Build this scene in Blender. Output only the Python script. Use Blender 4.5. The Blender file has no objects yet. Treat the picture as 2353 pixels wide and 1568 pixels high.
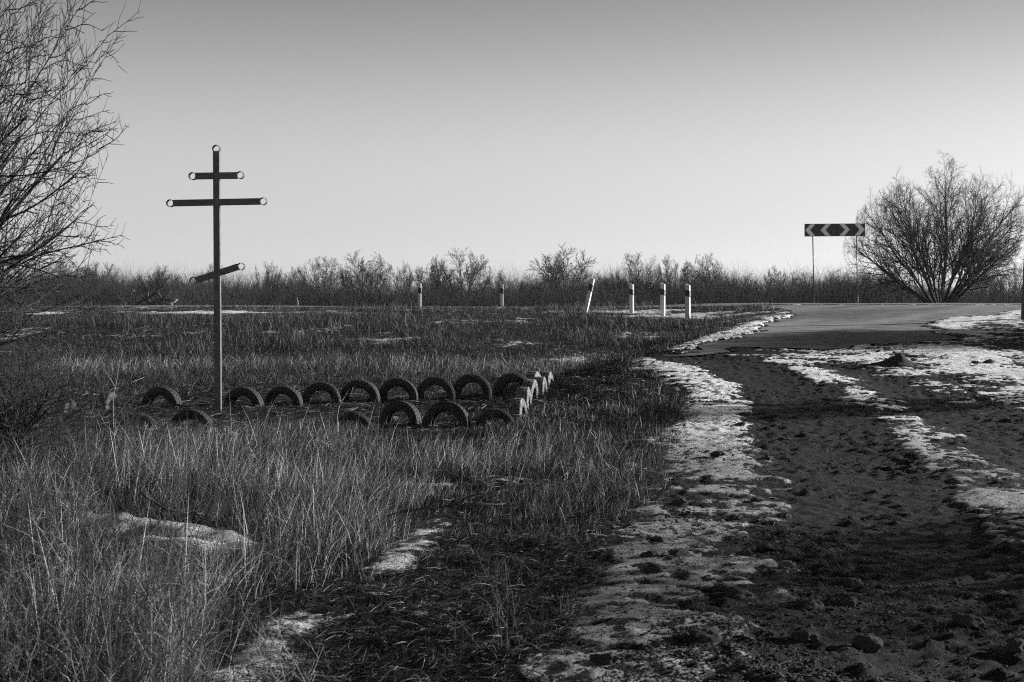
import bpy, math, random
import numpy as np
from mathutils import Vector, Matrix, Euler

R = math.radians
scn = bpy.context.scene
C = scn.collection

# ------------------------------------------------------------------ camera, world, sun, exposure
F = 3268.0                      # focal length in the units the photo was measured in (2353 wide)
EYE = 1.70
PITCH = math.atan((784 - 693) / F)
cam_d = bpy.data.cameras.new("camera")
cam = bpy.data.objects.new("camera", cam_d)
C.objects.link(cam)
cam.location = (0, 0, EYE)
cam.rotation_euler = (R(90) - PITCH, 0, 0)
cam_d.sensor_width = 36.0
cam_d.lens = 36.0 * F / 2353.0
cam_d.clip_end = 5000
cam_d.dof.use_dof = True
cam_d.dof.focus_distance = 24.0
cam_d.dof.aperture_fstop = 7.1
scn.camera = cam

SUN_AZ = R(20)                  # from +X towards +Y
SUN_EL = R(13.5)
world = bpy.data.worlds.new("World")
scn.world = world
world.use_nodes = True
wn, wl = world.node_tree.nodes, world.node_tree.links
wn.clear()
w_out = wn.new("ShaderNodeOutputWorld")
w_bg = wn.new("ShaderNodeBackground")
w_sky = wn.new("ShaderNodeTexSky")
w_sky.sky_type = 'NISHITA'
w_sky.sun_disc = False
w_sky.sun_elevation = SUN_EL
w_sky.sun_rotation = math.pi / 2 - SUN_AZ
w_sky.air_density = 1.0
w_sky.dust_density = 1.0
w_dot = wn.new("ShaderNodeVectorMath"); w_dot.operation = 'DOT_PRODUCT'   # black and white film, orange filter
w_dot.inputs[1].default_value = (0.62, 0.33, 0.05)
w_tc = wn.new("ShaderNodeTexCoord")
w_sep = wn.new("ShaderNodeSeparateXYZ")
w_ramp = wn.new("ShaderNodeValToRGB")                                      # clear air darkens upwards
w_ramp.color_ramp.interpolation = 'B_SPLINE'
cr_ = w_ramp.color_ramp.elements
STOPS = [(0.0, .98), (.017, .93), (.043, .79), (.071, .78), (.098, .80), (.126, .76), (.154, .68), (.181, .57), (.207, .49), (.26, .38), (.40, .28), (1.0, .22)]
cr_[0].position = STOPS[0][0]; cr_[0].color = (STOPS[0][1],) * 3 + (1,)
cr_[1].position = STOPS[-1][0]; cr_[1].color = (STOPS[-1][1],) * 3 + (1,)
for p_, v_ in STOPS[1:-1]:
    k_ = cr_.new(p_); k_.color = (v_, v_, v_, 1)
w_exp = wn.new("ShaderNodeMath"); w_exp.operation = 'MULTIPLY'; w_exp.inputs[1].default_value = .16
w_pow = wn.new("ShaderNodeMath"); w_pow.operation = 'POWER'; w_pow.inputs[1].default_value = .70
w_gain = wn.new("ShaderNodeMath"); w_gain.operation = 'MULTIPLY'; w_gain.inputs[1].default_value = 5.8
w_mul = wn.new("ShaderNodeMath"); w_mul.operation = 'MULTIPLY'
wl.new(w_sky.outputs[0], w_dot.inputs[0])
wl.new(w_tc.outputs['Generated'], w_sep.inputs[0])
wl.new(w_sep.outputs['Z'], w_ramp.inputs[0])
wl.new(w_dot.outputs['Value'], w_exp.inputs[0])
wl.new(w_exp.outputs[0], w_pow.inputs[0])
wl.new(w_pow.outputs[0], w_gain.inputs[0])
wl.new(w_gain.outputs[0], w_mul.inputs[0])
wl.new(w_ramp.outputs[0], w_mul.inputs[1])
wl.new(w_mul.outputs[0], w_bg.inputs['Color'])
w_bg.inputs['Strength'].default_value = 0.10
wl.new(w_bg.outputs[0], w_out.inputs[0])

sun_d = bpy.data.lights.new("sun", 'SUN')
sun_d.energy = 5.0
sun_d.angle = R(0.5)
sun_d.color = (1, 1, 1)
sun = bpy.data.objects.new("sun", sun_d)
C.objects.link(sun)
SDIR = Vector((math.cos(SUN_AZ) * math.cos(SUN_EL), math.sin(SUN_AZ) * math.cos(SUN_EL), math.sin(SUN_EL)))
sun.rotation_euler = SDIR.to_track_quat('Z', 'Y').to_euler()
sun.location = SDIR * 100

vs = scn.view_settings
vs.view_transform = 'Standard'
vs.look = 'None'
vs.gamma = 1.0
vs.exposure = 1.0
scn.cycles.max_bounces = 5
scn.cycles.diffuse_bounces = 3
scn.cycles.glossy_bounces = 2
scn.cycles.transmission_bounces = 2
scn.cycles.volume_bounces = 1
scn.cycles.filter_width = 1.1
scn.cycles.use_denoising = False
scn.cycles.denoiser = 'OPENIMAGEDENOISE'
scn.cycles.denoising_input_passes = 'RGB_ALBEDO_NORMAL'
scn.cycles.denoising_prefilter = 'ACCURATE'
scn.cycles.sample_clamp_indirect = 4.0

# ------------------------------------------------------------------ noise
def _hash(ix, iy, seed):
    h = (ix.astype(np.int64) * 374761393 + iy.astype(np.int64) * 668265263 + seed * 1274126177) & 0xFFFFFFFF
    h = ((h ^ (h >> 13)) * 1274126177) & 0xFFFFFFFF
    h = h ^ (h >> 16)
    return (h & 0xFFFFFF) / float(0xFFFFFF)

def vnoise(x, y, seed=0):
    xi = np.floor(x); yi = np.floor(y)
    fx = x - xi; fy = y - yi
    fx = fx * fx * (3 - 2 * fx); fy = fy * fy * (3 - 2 * fy)
    a = _hash(xi, yi, seed); b = _hash(xi + 1, yi, seed)
    c = _hash(xi, yi + 1, seed); d = _hash(xi + 1, yi + 1, seed)
    return (a + (b - a) * fx) * (1 - fy) + (c + (d - c) * fx) * fy

def fbm(x, y, freq, octv=3, seed=0):
    t = 0; amp = 1.0; tot = 0
    for k in range(octv):
        t = t + amp * vnoise(x * freq + 17.3 * k, y * freq - 9.1 * k, seed + k)
        tot += amp; amp *= .5; freq *= 2.03
    return t / tot

def sstep(a, b, v):
    t = np.clip((v - a) / (b - a), 0, 1)
    return t * t * (3 - 2 * t)

# ------------------------------------------------------------------ land form
YE = np.array([0, 6.35, 9.15, 13.0, 19.9, 24.0, 27.4, 31.3, 40.5, 43.6, 50, 400])
XE = np.array([.1, .30, .74, 1.45, 2.6, 2.55, 2.5, 3.9, 7.1, 8.4, 9.5, 9.5])
def x_edge(y):
    return np.interp(y, YE, XE)

RY = [-60, 14, 45, 54, 60, 63, 80, 400]; RZ = [0, 0, 1.36, 1.62, 1.62, 1.45, .9, .8]
FY = [-60, 35, 46, 52, 56, 62, 67, 82, 400]; FZ = [0, 0, 1.15, 1.38, 1.48, 1.50, 1.3, .9, .8]
def H(x, y):
    x = np.asarray(x, float); y = np.asarray(y, float)
    zr = sum(np.interp(y + o, RY, RZ) for o in (-1.6, -.8, 0, .8, 1.6)) / 5
    zf = sum(np.interp(y + o, FY, FZ) for o in (-1.6, -.8, 0, .8, 1.6)) / 5
    xe = x_edge(y)
    t = sstep(xe - 3.2, xe + .2, x)
    t = np.where(y > 50, sstep(4, 10, x), t)
    return zf + (zr - zf) * t + .10 * (fbm(x, y, .18, 2, 5) - .5) * sstep(0, 6, np.abs(y - 50) - 3)

CP, SP = math.cos(PITCH), math.sin(PITCH)
def ray(px, py):
    u = (np.asarray(px, float) - 1176.5) / F
    v = (784 - np.asarray(py, float)) / F
    return u, CP + v * SP, v * CP - SP          # x, y, z of the ray

def at(px, py):
    """Point of the land seen at a measured spot."""
    dx, dy, dz = ray(px, py)
    ts = np.concatenate([np.arange(4, 70, .05), np.arange(70, 200, 1.0)])
    x = dx * ts; y = dy * ts; z = EYE + dz * ts
    below = z <= H(x, y)
    k = int(np.argmax(below)) if below.any() else len(ts) - 1
    return float(x[k]), float(y[k])

def at_y(px, py, y):
    dx, dy, dz = ray(px, py)
    t = y / dy
    return float(dx * t), float(y), float(EYE + dz * t)

def pdist(x, y, pts, hw):
    """Signed closeness to a band: distance to the polyline over its half width."""
    best = np.full(x.shape, 1e9)
    if np.isscalar(hw): hw = [hw] * len(pts)
    for (a, b, w0, w1) in zip(pts[:-1], pts[1:], hw[:-1], hw[1:]):
        dx, dy = b[0] - a[0], b[1] - a[1]
        L = dx * dx + dy * dy + 1e-9
        t = np.clip(((x - a[0]) * dx + (y - a[1]) * dy) / L, 0, 1)
        d = np.hypot(x - a[0] - t * dx, y - a[1] - t * dy) / (w0 + (w1 - w0) * t)
        best = np.minimum(best, d)
    return best

BANDS = [  # (spots measured in the photo, half width in metres, weight)
    ([(1640, 880), (1645, 930), (1650, 1000), (1670, 1080), (1700, 1180), (1720, 1300), (1690, 1420), (1650, 1600)], [.40, .5, .6, .7, .8, .9, 1.0, 1.1], .11),
    ([(1655, 885), (1645, 960), (1660, 1060)], .42, .60),
    ([(1840, 850), (1900, 880), (2000, 930), (2090, 1000), (2190, 1090), (2290, 1180), (2420, 1260)], [.36, .38, .40, .42, .45, .45, .45], .36),
    ([(2180, 800), (2240, 835), (2310, 865), (2420, 885)], .55, .60),
    ([(1990, 806), (2120, 806), (2260, 812)], .8, .50),
    ([(1990, 850), (2120, 858), (2220, 852)], .5, .30),
    ([(1320, 830), (1440, 835), (1560, 850), (1620, 870)], [.6, .6, .7, .6], .26),
    ([(1560, 812), (1650, 775), (1730, 747), (1810, 728)], [.7, .8, .9, .7], .50),
    ([(1370, 718), (1450, 721), (1550, 724), (1690, 727)], [1.2, 1.5, 1.7, 1.2], .50),
    ([(2165, 751), (2200, 738), (2280, 726), (2420, 714)], [.5, .8, .9, .9], .62),
    ([(2165, 760), (2260, 760)], [.7, 1.0], .5),
    ([(0, 719), (200, 718), (480, 718)], .9, .36),
    ([(520, 719), (650, 719), (760, 719)], .8, .36),
    ([(350, 763), (480, 769), (720, 762)], .4, .15),
    ([(780, 778), (900, 781), (960, 776)], .35, .10),
    ([(500, 1600), (600, 1490), (700, 1420)], [.24, .22, .18], .42),
    ([(890, 1310), (960, 1245), (1000, 1205)], [.16, .17, .15], .36),
    ([(930, 1112), (990, 1117)], .22, .45),
    ([(200, 1196), (330, 1218), (430, 1228), (530, 1256)], [.16, .24, .26, .16], .66),
    ([(330, 1262), (450, 1266)], .2, .6),
    ([(150, 1354), (300, 1349), (460, 1347)], [.16, .2, .2], .75),
    ([(0, 1445), (110, 1458)], .32, .75),
    ([(190, 1486), (320, 1496)], .2, .55),
    ([(560, 1110), (680, 1130)], .3, .5),
    ([(960, 1010), (1100, 1015)], .25, .35),
    ([(1340, 1548), (1450, 1552)], .2, .75),
    ([(1490, 1475), (1600, 1452)], .2, .7),
    ([(1600, 1315), (1760, 1305)], .25, .5),
    ([(1700, 1640), (1950, 1600)], .2, .3),
    # bare wheel tracks
    ([(1480, 818), (1620, 826), (1720, 850), (1790, 890), (1860, 950), (1920, 1050), (2010, 1150), (2090, 1260), (2170, 1400), (2250, 1600)], [.5, .5, .5, .55, .6, .62, .62, .62, .65, .7], -1.1),
    ([(1940, 845), (2060, 885), (2200, 950), (2330, 1040), (2480, 1130)], .5, -.42),
]
BW = [([at(*p) for p in pts], hw, w) for pts, hw, w in BANDS]
TRX = np.array([p[0] for p in BW[-2][0]][::-1]); TRY = np.array([p[1] for p in BW[-2][0]][::-1])
APRON = [at(*p) for p in ((1500, 822), (1640, 792), (1700, 775), (1755, 745), (1830, 722))] + [(9.0, 52), (30, 52)] + \
        [at(*p) for p in ((2420, 712), (2290, 722), (2200, 732), (2155, 748), (2185, 770), (2195, 782), (1900, 800), (1700, 806))]

def in_poly(x, y, poly):
    r = np.zeros(x.shape, bool)
    n = len(poly)
    for i in range(n):
        x0, y0 = poly[i]; x1, y1 = poly[(i + 1) % n]
        c = ((y0 > y) != (y1 > y)) & (x < (x1 - x0) * (y - y0) / (y1 - y0 + 1e-12) + x0)
        r ^= c
    return r

def road_mask(x, y):
    jx = x + .9 * (fbm(x, y, 1.1, 4, 41) - .5); jy = y + 3.0 * (fbm(x, y, .8, 4, 47) - .5) * sstep(50, 44, y) + .7 * (fbm(x, y, .9, 3, 47) - .5)
    near = np.where(jx < 2, 55.6, 55.6 - 3.2 * sstep(2, 9, jx))
    hw = (jy > near) & (jy < 60.6)
    return hw | in_poly(jx, jy, APRON)

def clods(x, y):
    c = np.clip(fbm(x, y, 11.0, 5, 71) - .46, 0, 1) * (.25 + 1.3 * fbm(x, y, 1.4, 2, 75))
    for k_ in (-2, -1):                                   # driven flat in the wheel tracks
        pts, hw, w = BW[k_]
        c = c * (1 - .25 * np.exp(-pdist(x, y, pts, hw) ** 2))
    return c

def snow_raw(x, y):
    xe = x_edge(y)
    track = sstep(xe - .5, xe + .1, x)
    s = .26 + .06 * sstep(28, 34, y) * (1 - track) + .20 * track
    s = np.where(y > 66, .10, s)
    s = s - (2.6 * clods(x, y) - .15) * track
    s = s + (.42 + .25 * (1 - track)) * (fbm(x, y, .55, 3, 11) - .5) + .35 * (1 - track) * (fbm(x, y, 6, 2, 23) - .5) + (.36 + .55 * track) * (fbm(x * .75, y, 2.6, 4, 21) - .5)
    lat = x - np.interp(y, TRY, TRX)
    s = s + track * (.55 * (fbm(lat * 2.6, y * .30, 1.0, 3, 181) - .5) - .02)
    for pts, hw, w in BW:
        ys = [p[1] for p in pts]; xs = [p[0] for p in pts]
        m = (y > min(ys) - 4) & (y < max(ys) + 4) & (x > min(xs) - 4) & (x < max(xs) + 4)
        if m.any():
            d = pdist(x[m], y[m], pts, hw)
            br = np.clip(-.3 + 2.2 * fbm(x[m] * .55, y[m], .8, 3, 171), 0, 1.3) if min(ys) > 28 else 1.0
            s[m] += w * br * np.exp(-d ** 2 * (.9 if w > 0 else .7))
    return s

LUMPS = [i for i, b in enumerate(BANDS) if b[0][0] in ((200, 1196), (330, 1262), (150, 1354), (0, 1445), (190, 1486))]
assert len(LUMPS) == 5
def micro(x, y, s=None, hard=None):
    """Small relief of the ground: tufty soil, clods on the track, a little height for lying snow."""
    if s is None: s = snow_raw(x, y)
    xe = x_edge(y)
    track = sstep(xe - .5, xe + .1, x) * (y < 50)
    snow = sstep(.45, .62, s)
    f = .09 * (fbm(x, y, 1.1, 3, 61) - .5) + .05 * (fbm(x, y, 5, 2, 67) - .5)
    cl = clods(x, y) * .12 + .026 * (fbm(x, y, 19, 3, 77) - .5) * (1 - .6 * snow)
    tr = .05 * (fbm(x, y, .8, 2, 73) - .5) + cl
    z = f * (1 - track) + tr * track + (.012 + .02 * track) * snow
    for k in LUMPS:
        pts, hw, w = BW[k]
        m = (y < 14) & (x < 2)
        if m.any():
            z[m] += .055 * np.exp(-pdist(x[m], y[m], pts, [q_ * .8 for q_ in hw] if hasattr(hw, '__len__') else hw * .8) ** 4) * (.3 + 1.4 * fbm(x[m], y[m], 3.5, 3, 421))
    for k in (-2, -1):
        pts, hw, w = BW[k]
        d = pdist(x, y, pts, hw)
        z = z - .03 * np.exp(-d ** 2)
    return z

def G(x, y):
    """Final ground height."""
    return H(x, y) + micro(x, y) * sstep(200, 60, y)

# ------------------------------------------------------------------ mesh helpers
def mesh_np(name, V, loops, sizes, smooth=False, attrs=None):
    me = bpy.data.meshes.new(name)
    V = np.ascontiguousarray(V, np.float32); loops = np.ascontiguousarray(loops, np.int32)
    sizes = np.ascontiguousarray(sizes, np.int32)
    me.vertices.add(len(V)); me.vertices.foreach_set('co', V.ravel())
    me.loops.add(len(loops)); me.loops.foreach_set('vertex_index', loops)
    me.polygons.add(len(sizes))
    st = np.zeros(len(sizes), np.int32); st[1:] = np.cumsum(sizes)[:-1]
    me.polygons.foreach_set('loop_start', st)
    if smooth: me.polygons.foreach_set('use_smooth', np.ones(len(sizes), bool))
    me.update(calc_edges=True)
    for k, v in (attrs or {}).items():
        a = me.attributes.new(k, 'FLOAT', 'POINT')
        a.data.foreach_set('value', np.ascontiguousarray(v, np.float32))
    return me

def obj(name, me, mat, parent=None, loc=None):
    o = bpy.data.objects.new(name, me)
    if mat is not None: me.materials.append(mat)
    if parent is not None: o.parent = parent
    if loc is not None: o.location = loc
    C.objects.link(o)
    return o

def empty(name, loc, rz=0.0):
    o = bpy.data.objects.new(name, None)
    o.empty_display_size = .2
    o.location = loc; o.rotation_euler = (0, 0, rz)
    C.objects.link(o)
    return o

def tag(o, label=None, cat=None, group=None, kind=None):
    if label: o['label'] = label
    if cat: o['category'] = cat
    if group: o['group'] = group
    if kind: o['kind'] = kind
    return o

def copy_tree(o, parent=None):
    c = o.copy(); C.objects.link(c)
    if parent is not None: c.parent = parent
    for ch in list(o.children): copy_tree(ch, c)
    return c

class MB:
    def __init__(s): s.v = []; s.f = []
    def add(s, v, f):
        n = len(s.v); s.v += [tuple(p) for p in v]; s.f += [[i + n for i in q] for q in f]; return s
    def box(s, c, d, M=None):
        x, y, z = d[0] / 2, d[1] / 2, d[2] / 2
        v = [Vector((i * x, j * y, k * z)) for k in (-1, 1) for j in (-1, 1) for i in (-1, 1)]
        if M is not None: v = [M @ p for p in v]
        v = [p + Vector(c) for p in v]
        return s.add(v, [(0, 2, 3, 1), (4, 5, 7, 6), (0, 1, 5, 4), (2, 6, 7, 3), (0, 4, 6, 2), (1, 3, 7, 5)])
    def tube(s, pts, rad, k=12, cap=True):
        pts = [Vector(p) for p in pts]; n = len(pts)
        if not hasattr(rad, '__len__'): rad = [rad] * n
        vs_ = []
        for i, p in enumerate(pts):
            t = (pts[min(i + 1, n - 1)] - pts[max(i - 1, 0)]).normalized()
            a = t.cross(Vector((0, 0, 1)) if abs(t.z) < .9 else Vector((1, 0, 0))).normalized(); b = t.cross(a)
            vs_ += [p + (a * math.cos(2 * math.pi * j / k) + b * math.sin(2 * math.pi * j / k)) * rad[i] for j in range(k)]
        fs = [(i * k + j, i * k + (j + 1) % k, (i + 1) * k + (j + 1) % k, (i + 1) * k + j) for i in range(n - 1) for j in range(k)]
        if cap: fs += [list(range(k))[::-1], [(n - 1) * k + j for j in range(k)]]
        return s.add(vs_, fs)
    def prism(s, poly, y0, y1):
        n = len(poly)
        v = [(p[0], y0, p[1]) for p in poly] + [(p[0], y1, p[1]) for p in poly]
        f = [list(range(n)), list(range(n, 2 * n))[::-1]] + [(i, i + n, (i + 1) % n + n, (i + 1) % n) for i in range(n)]
        return s.add(v, f)
    def build(s, name, mat, parent=None, smooth=False, bevel=0):
        me = bpy.data.meshes.new(name); me.from_pydata(s.v, [], s.f)
        if smooth:
            for p in me.polygons: p.use_smooth = True
        import bmesh
        bm = bmesh.new(); bm.from_mesh(me)
        bmesh.ops.recalc_face_normals(bm, faces=bm.faces[:])
        if bevel:
            bmesh.ops.bevel(bm, geom=[e_ for e_ in bm.edges if e_.calc_face_angle(0) > .5], offset=bevel, segments=2, affect='EDGES')
        bm.to_mesh(me); bm.free()
        return obj(name, me, mat, parent)

# ------------------------------------------------------------------ materials (a black and white world: greys)
def mat(name, base=.2, rough=.8, var=.0, scale=8.0, bump=.0, bscale=30.0, spec=.3, lo=None, hi=None, detail=4):
    m = bpy.data.materials.new(name); m.use_nodes = True
    nt = m.node_tree; n = nt.nodes; l = nt.links
    b = n['Principled BSDF']
    b.inputs['Roughness'].default_value = rough
    b.inputs['Specular IOR Level'].default_value = spec
    tc = n.new('ShaderNodeTexCoord')
    lo = base * (1 - var) if lo is None else lo
    hi = base * (1 + var) if hi is None else hi
    tx = n.new('ShaderNodeTexNoise'); tx.inputs['Scale'].default_value = scale; tx.inputs['Detail'].default_value = detail
    tx.inputs['Roughness'].default_value = .65
    l.new(tc.outputs['Object'], tx.inputs['Vector'])
    cr = n.new('ShaderNodeValToRGB')
    cr.color_ramp.elements[0].position = .36; cr.color_ramp.elements[1].position = .64
    cr.color_ramp.elements[0].color = (lo, lo, lo, 1); cr.color_ramp.elements[1].color = (hi, hi, hi, 1)
    l.new(tx.outputs['Fac'], cr.inputs[0]); l.new(cr.outputs[0], b.inputs['Base Color'])
    if bump:
        t2 = n.new('ShaderNodeTexNoise'); t2.inputs['Scale'].default_value = bscale; t2.inputs['Detail'].default_value = 5
        l.new(tc.outputs['Object'], t2.inputs['Vector'])
        bp = n.new('ShaderNodeBump'); bp.inputs['Strength'].default_value = bump; bp.inputs['Distance'].default_value = .02
        l.new(t2.outputs['Fac'], bp.inputs['Height']); l.new(bp.outputs[0], b.inputs['Normal'])
    return m

def mat_attr(name, attr, rough=.7, spec=.25, trans=0.0):
    """Blades: each carries its own grey in a vertex attribute."""
    m = bpy.data.materials.new(name); m.use_nodes = True
    nt = m.node_tree; n = nt.nodes; l = nt.links
    b = n['Principled BSDF']
    b.inputs['Roughness'].default_value = rough; b.inputs['Specular IOR Level'].default_value = spec
    a = n.new('ShaderNodeAttribute'); a.attribute_name = attr
    l.new(a.outputs['Fac'], b.inputs['Base Color'])
    if trans:
        t = n.new('ShaderNodeBsdfTranslucent'); mx = n.new('ShaderNodeMixShader'); mx.inputs[0].default_value = trans
        l.new(a.outputs['Fac'], t.inputs['Color']); l.new(b.outputs[0], mx.inputs[1]); l.new(t.outputs[0], mx.inputs[2])
        l.new(mx.outputs[0], n['Material Output'].inputs['Surface'])
    return m

def mat_ground():
    m = bpy.data.materials.new('frozen_soil_and_snow'); m.use_nodes = True
    nt = m.node_tree; n = nt.nodes; l = nt.links
    b = n['Principled BSDF']
    tc = n.new('ShaderNodeTexCoord')
    at_ = n.new('ShaderNodeAttribute'); at_.attribute_name = 'snow'
    def noise(sc, det=4, ro=.6):
        t = n.new('ShaderNodeTexNoise'); t.inputs['Scale'].default_value = sc; t.inputs['Detail'].default_value = det
        t.inputs['Roughness'].default_value = ro
        l.new(tc.outputs['Object'], t.inputs['Vector']); return t.outputs['Fac']
    def math_(op, a, b_):
        t = n.new('ShaderNodeMath'); t.operation = op
        for i, v in enumerate((a, b_)):
            if isinstance(v, (int, float)): t.inputs[i].default_value = v
            else: l.new(v, t.inputs[i])
        return t.outputs[0]
    k = math_('ADD', at_.outputs['Fac'], math_('MULTIPLY', math_('SUBTRACT', noise(8, 7, .68), .5), 1.0))
    k = math_('ADD', k, math_('MULTIPLY', math_('SUBTRACT', noise(38, 3), .5), .16))
    mr = n.new('ShaderNodeMapRange'); mr.interpolation_type = 'SMOOTHSTEP'
    mr.inputs['From Min'].default_value = .48; mr.inputs['From Max'].default_value = .68
    l.new(k, mr.inputs['Value'])
    soil = n.new('ShaderNodeValToRGB'); soil.color_ramp.elements[0].position = .3; soil.color_ramp.elements[1].position = .75
    soil.color_ramp.elements[0].color = (.007, .007, .007, 1); soil.color_ramp.elements[1].color = (.027, .027, .027, 1)
    l.new(noise(14, 6, .7), soil.inputs[0])
    snow = n.new('ShaderNodeValToRGB'); snow.color_ramp.elements[0].position = .3; snow.color_ramp.elements[1].position = .7
    snow.color_ramp.elements[0].color = (.66, .66, .66, 1); snow.color_ramp.elements[1].color = (.88, .88, .88, 1)
    l.new(noise(5, 5, .65), snow.inputs[0])
    ac = n.new('ShaderNodeAttribute'); ac.attribute_name = 'clean'
    ice = n.new('ShaderNodeValToRGB'); ice.color_ramp.elements[0].position = .3; ice.color_ramp.elements[1].position = .7
    ice.color_ramp.elements[0].color = (.07, .07, .07, 1); ice.color_ramp.elements[1].color = (.30, .30, .30, 1)
    l.new(noise(8, 5, .65), ice.inputs[0])
    mi = n.new('ShaderNodeMixRGB'); l.new(ac.outputs['Fac'], mi.inputs[0]); l.new(ice.outputs[0], mi.inputs[1]); l.new(snow.outputs[0], mi.inputs[2])
    mx = n.new('ShaderNodeMixRGB')
    l.new(mr.outputs[0], mx.inputs[0]); l.new(soil.outputs[0], mx.inputs[1]); l.new(mi.outputs[0], mx.inputs[2])
    l.new(mx.outputs[0], b.inputs['Base Color'])
    ro = n.new('ShaderNodeMapRange'); ro.inputs['To Min'].default_value = .82; ro.inputs['To Max'].default_value = .55
    l.new(mr.outputs[0], ro.inputs['Value']); l.new(ro.outputs[0], b.inputs['Roughness'])
    b.inputs['Specular IOR Level'].default_value = .12
    bh = math_('ADD', math_('ADD', math_('MULTIPLY', noise(22, 6, .7), .7), math_('MULTIPLY', noise(85, 3, .6), .28)), math_('MULTIPLY', mr.outputs[0], .35))
    bp = n.new('ShaderNodeBump'); bp.inputs['Strength'].default_value = .9; bp.inputs['Distance'].default_value = .05
    l.new(bh, bp.inputs['Height']); l.new(bp.outputs[0], b.inputs['Normal'])
    return m

M_ground = mat_ground()
M_asphalt = mat('worn_asphalt', .145, .75, .35, 1.4, .35, 60, spec=.35, detail=8)
_n, _l = M_asphalt.node_tree.nodes, M_asphalt.node_tree.links
_b = _n['Principled BSDF']; _src = _b.inputs['Base Color'].links[0].from_socket
_a = _n.new('ShaderNodeAttribute'); _a.attribute_name = 'wear'
_m = _n.new('ShaderNodeMapRange'); _m.inputs['From Min'].default_value = .3; _m.inputs['From Max'].default_value = .7
_m.inputs['To Min'].default_value = .55; _m.inputs['To Max'].default_value = 1.5
_x = _n.new('ShaderNodeVectorMath'); _x.operation = 'SCALE'
_l.new(_a.outputs['Fac'], _m.inputs['Value']); _l.new(_src, _x.inputs[0]); _l.new(_m.outputs[0], _x.inputs['Scale']); _l.new(_x.outputs[0], _b.inputs['Base Color'])
M_grass = mat_attr('dry_straw', 'grey', .6, .3, .12)
M_litter = mat_attr('matted_straw', 'grey', .8, .15)
M_bark = mat('dark_bark', .022, .85, .4, 20, .3, 60, spec=.2)
M_twig = mat('fine_twigs', .04, .8, .3, 3, spec=.2)
M_far = mat_attr('far_twigs', 'grey', .85, .1)
M_iron = mat('painted_iron', .12, .42, .25, 9, .10, 90, spec=.5)
M_iron_rim = mat('bare_weld_iron', .06, .5, .4, 20, .2, 120, spec=.5)
M_rubber = mat('weathered_rubber', .020, .62, .45, 7, .25, 60, spec=.35)
M_tread = mat('worn_tread', .030, .7, .5, 9, .35, 70, spec=.3)
M_lime = mat('flaking_whitewash_rubber', .2, .8, 0, 7, .35, 50, spec=.2, lo=.015, hi=.27)
M_white = mat('white_paint', .55, .5, .08, 6, .05, 80)
M_black = mat('black_band', .02, .45, .2, 6)
M_reflect = mat('reflector', .55, .25, .1, 30, spec=.6)
M_red = mat('sign_dark_field', .035, .4, .15, 5, spec=.4)
M_chev = mat('sign_pale_chevron', .92, .45, .10, 60, spec=.35)
M_galv = mat('galvanised_steel', .10, .42, .2, 12, .05, 60, spec=.5)
M_dirt = mat('dark_soil', .028, .9, .45, 12, .6, 35, spec=.15)
M_stone = mat('clod', .05, .9, .5, 10, .5, 30, spec=.15)
M_snowl = mat('snow_lump', .75, .6, .1, 9, .3, 20)
M_wood = mat('grey_dead_wood', .26, .8, .4, 14, .4, 40, spec=.2)
M_post = mat('tarred_post', .025, .7, .3, 10, .3, 40)

# ------------------------------------------------------------------ ground: one sheet
def axis(stops):
    out = [stops[0][0]]
    for (a, s0), (b, s1) in zip(stops[:-1], stops[1:]):
        while out[-1] < b - 1e-6:
            t = (out[-1] - a) / (b - a)
            out.append(out[-1] + s0 + (s1 - s0) * max(t, 0))
    return np.array(out)
gx = axis([(-440, 60), (-200, 30), (-60, 5), (-24, .5), (-9, .10), (-4, .045), (7, .04), (11, .09), (24, .4), (60, 5), (200, 30), (440, 60)])
gy = axis([(-170, 20), (-8, 2), (3.5, .25), (6, .022), (14, .04), (30, .10), (50, .18), (70, .6), (130, 6), (450, 40)])
X, Y = np.meshgrid(gx, gy)
sx, sy = X.ravel(), Y.ravel()
S = snow_raw(sx, sy)
rm = road_mask(sx, sy)
Z = H(sx, sy) + np.where(rm, -.03, micro(sx, sy, S) * sstep(200, 60, sy))
nx, ny = len(gx), len(gy)
idx = np.arange(nx * ny).reshape(ny, nx)
q = np.stack([idx[:-1, :-1], idx[:-1, 1:], idx[1:, 1:], idx[1:, :-1]], -1).reshape(-1, 4)
trk = sstep(x_edge(sy) - .5, x_edge(sy) + .1, sx)
CLEAN = np.where(trk > .5, .08 + .92 * sstep(13.5, 19, sy) + .35 * (fbm(sx, sy, .9, 2, 151) - .5), .85)
ground = obj('ground', mesh_np('ground', np.stack([sx, sy, Z], 1), q.ravel(), np.full(len(q), 4), True, {'snow': np.where(rm, 0, S), 'clean': np.clip(CLEAN, 0, 1)}), M_ground)
tag(ground, kind='structure')

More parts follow.
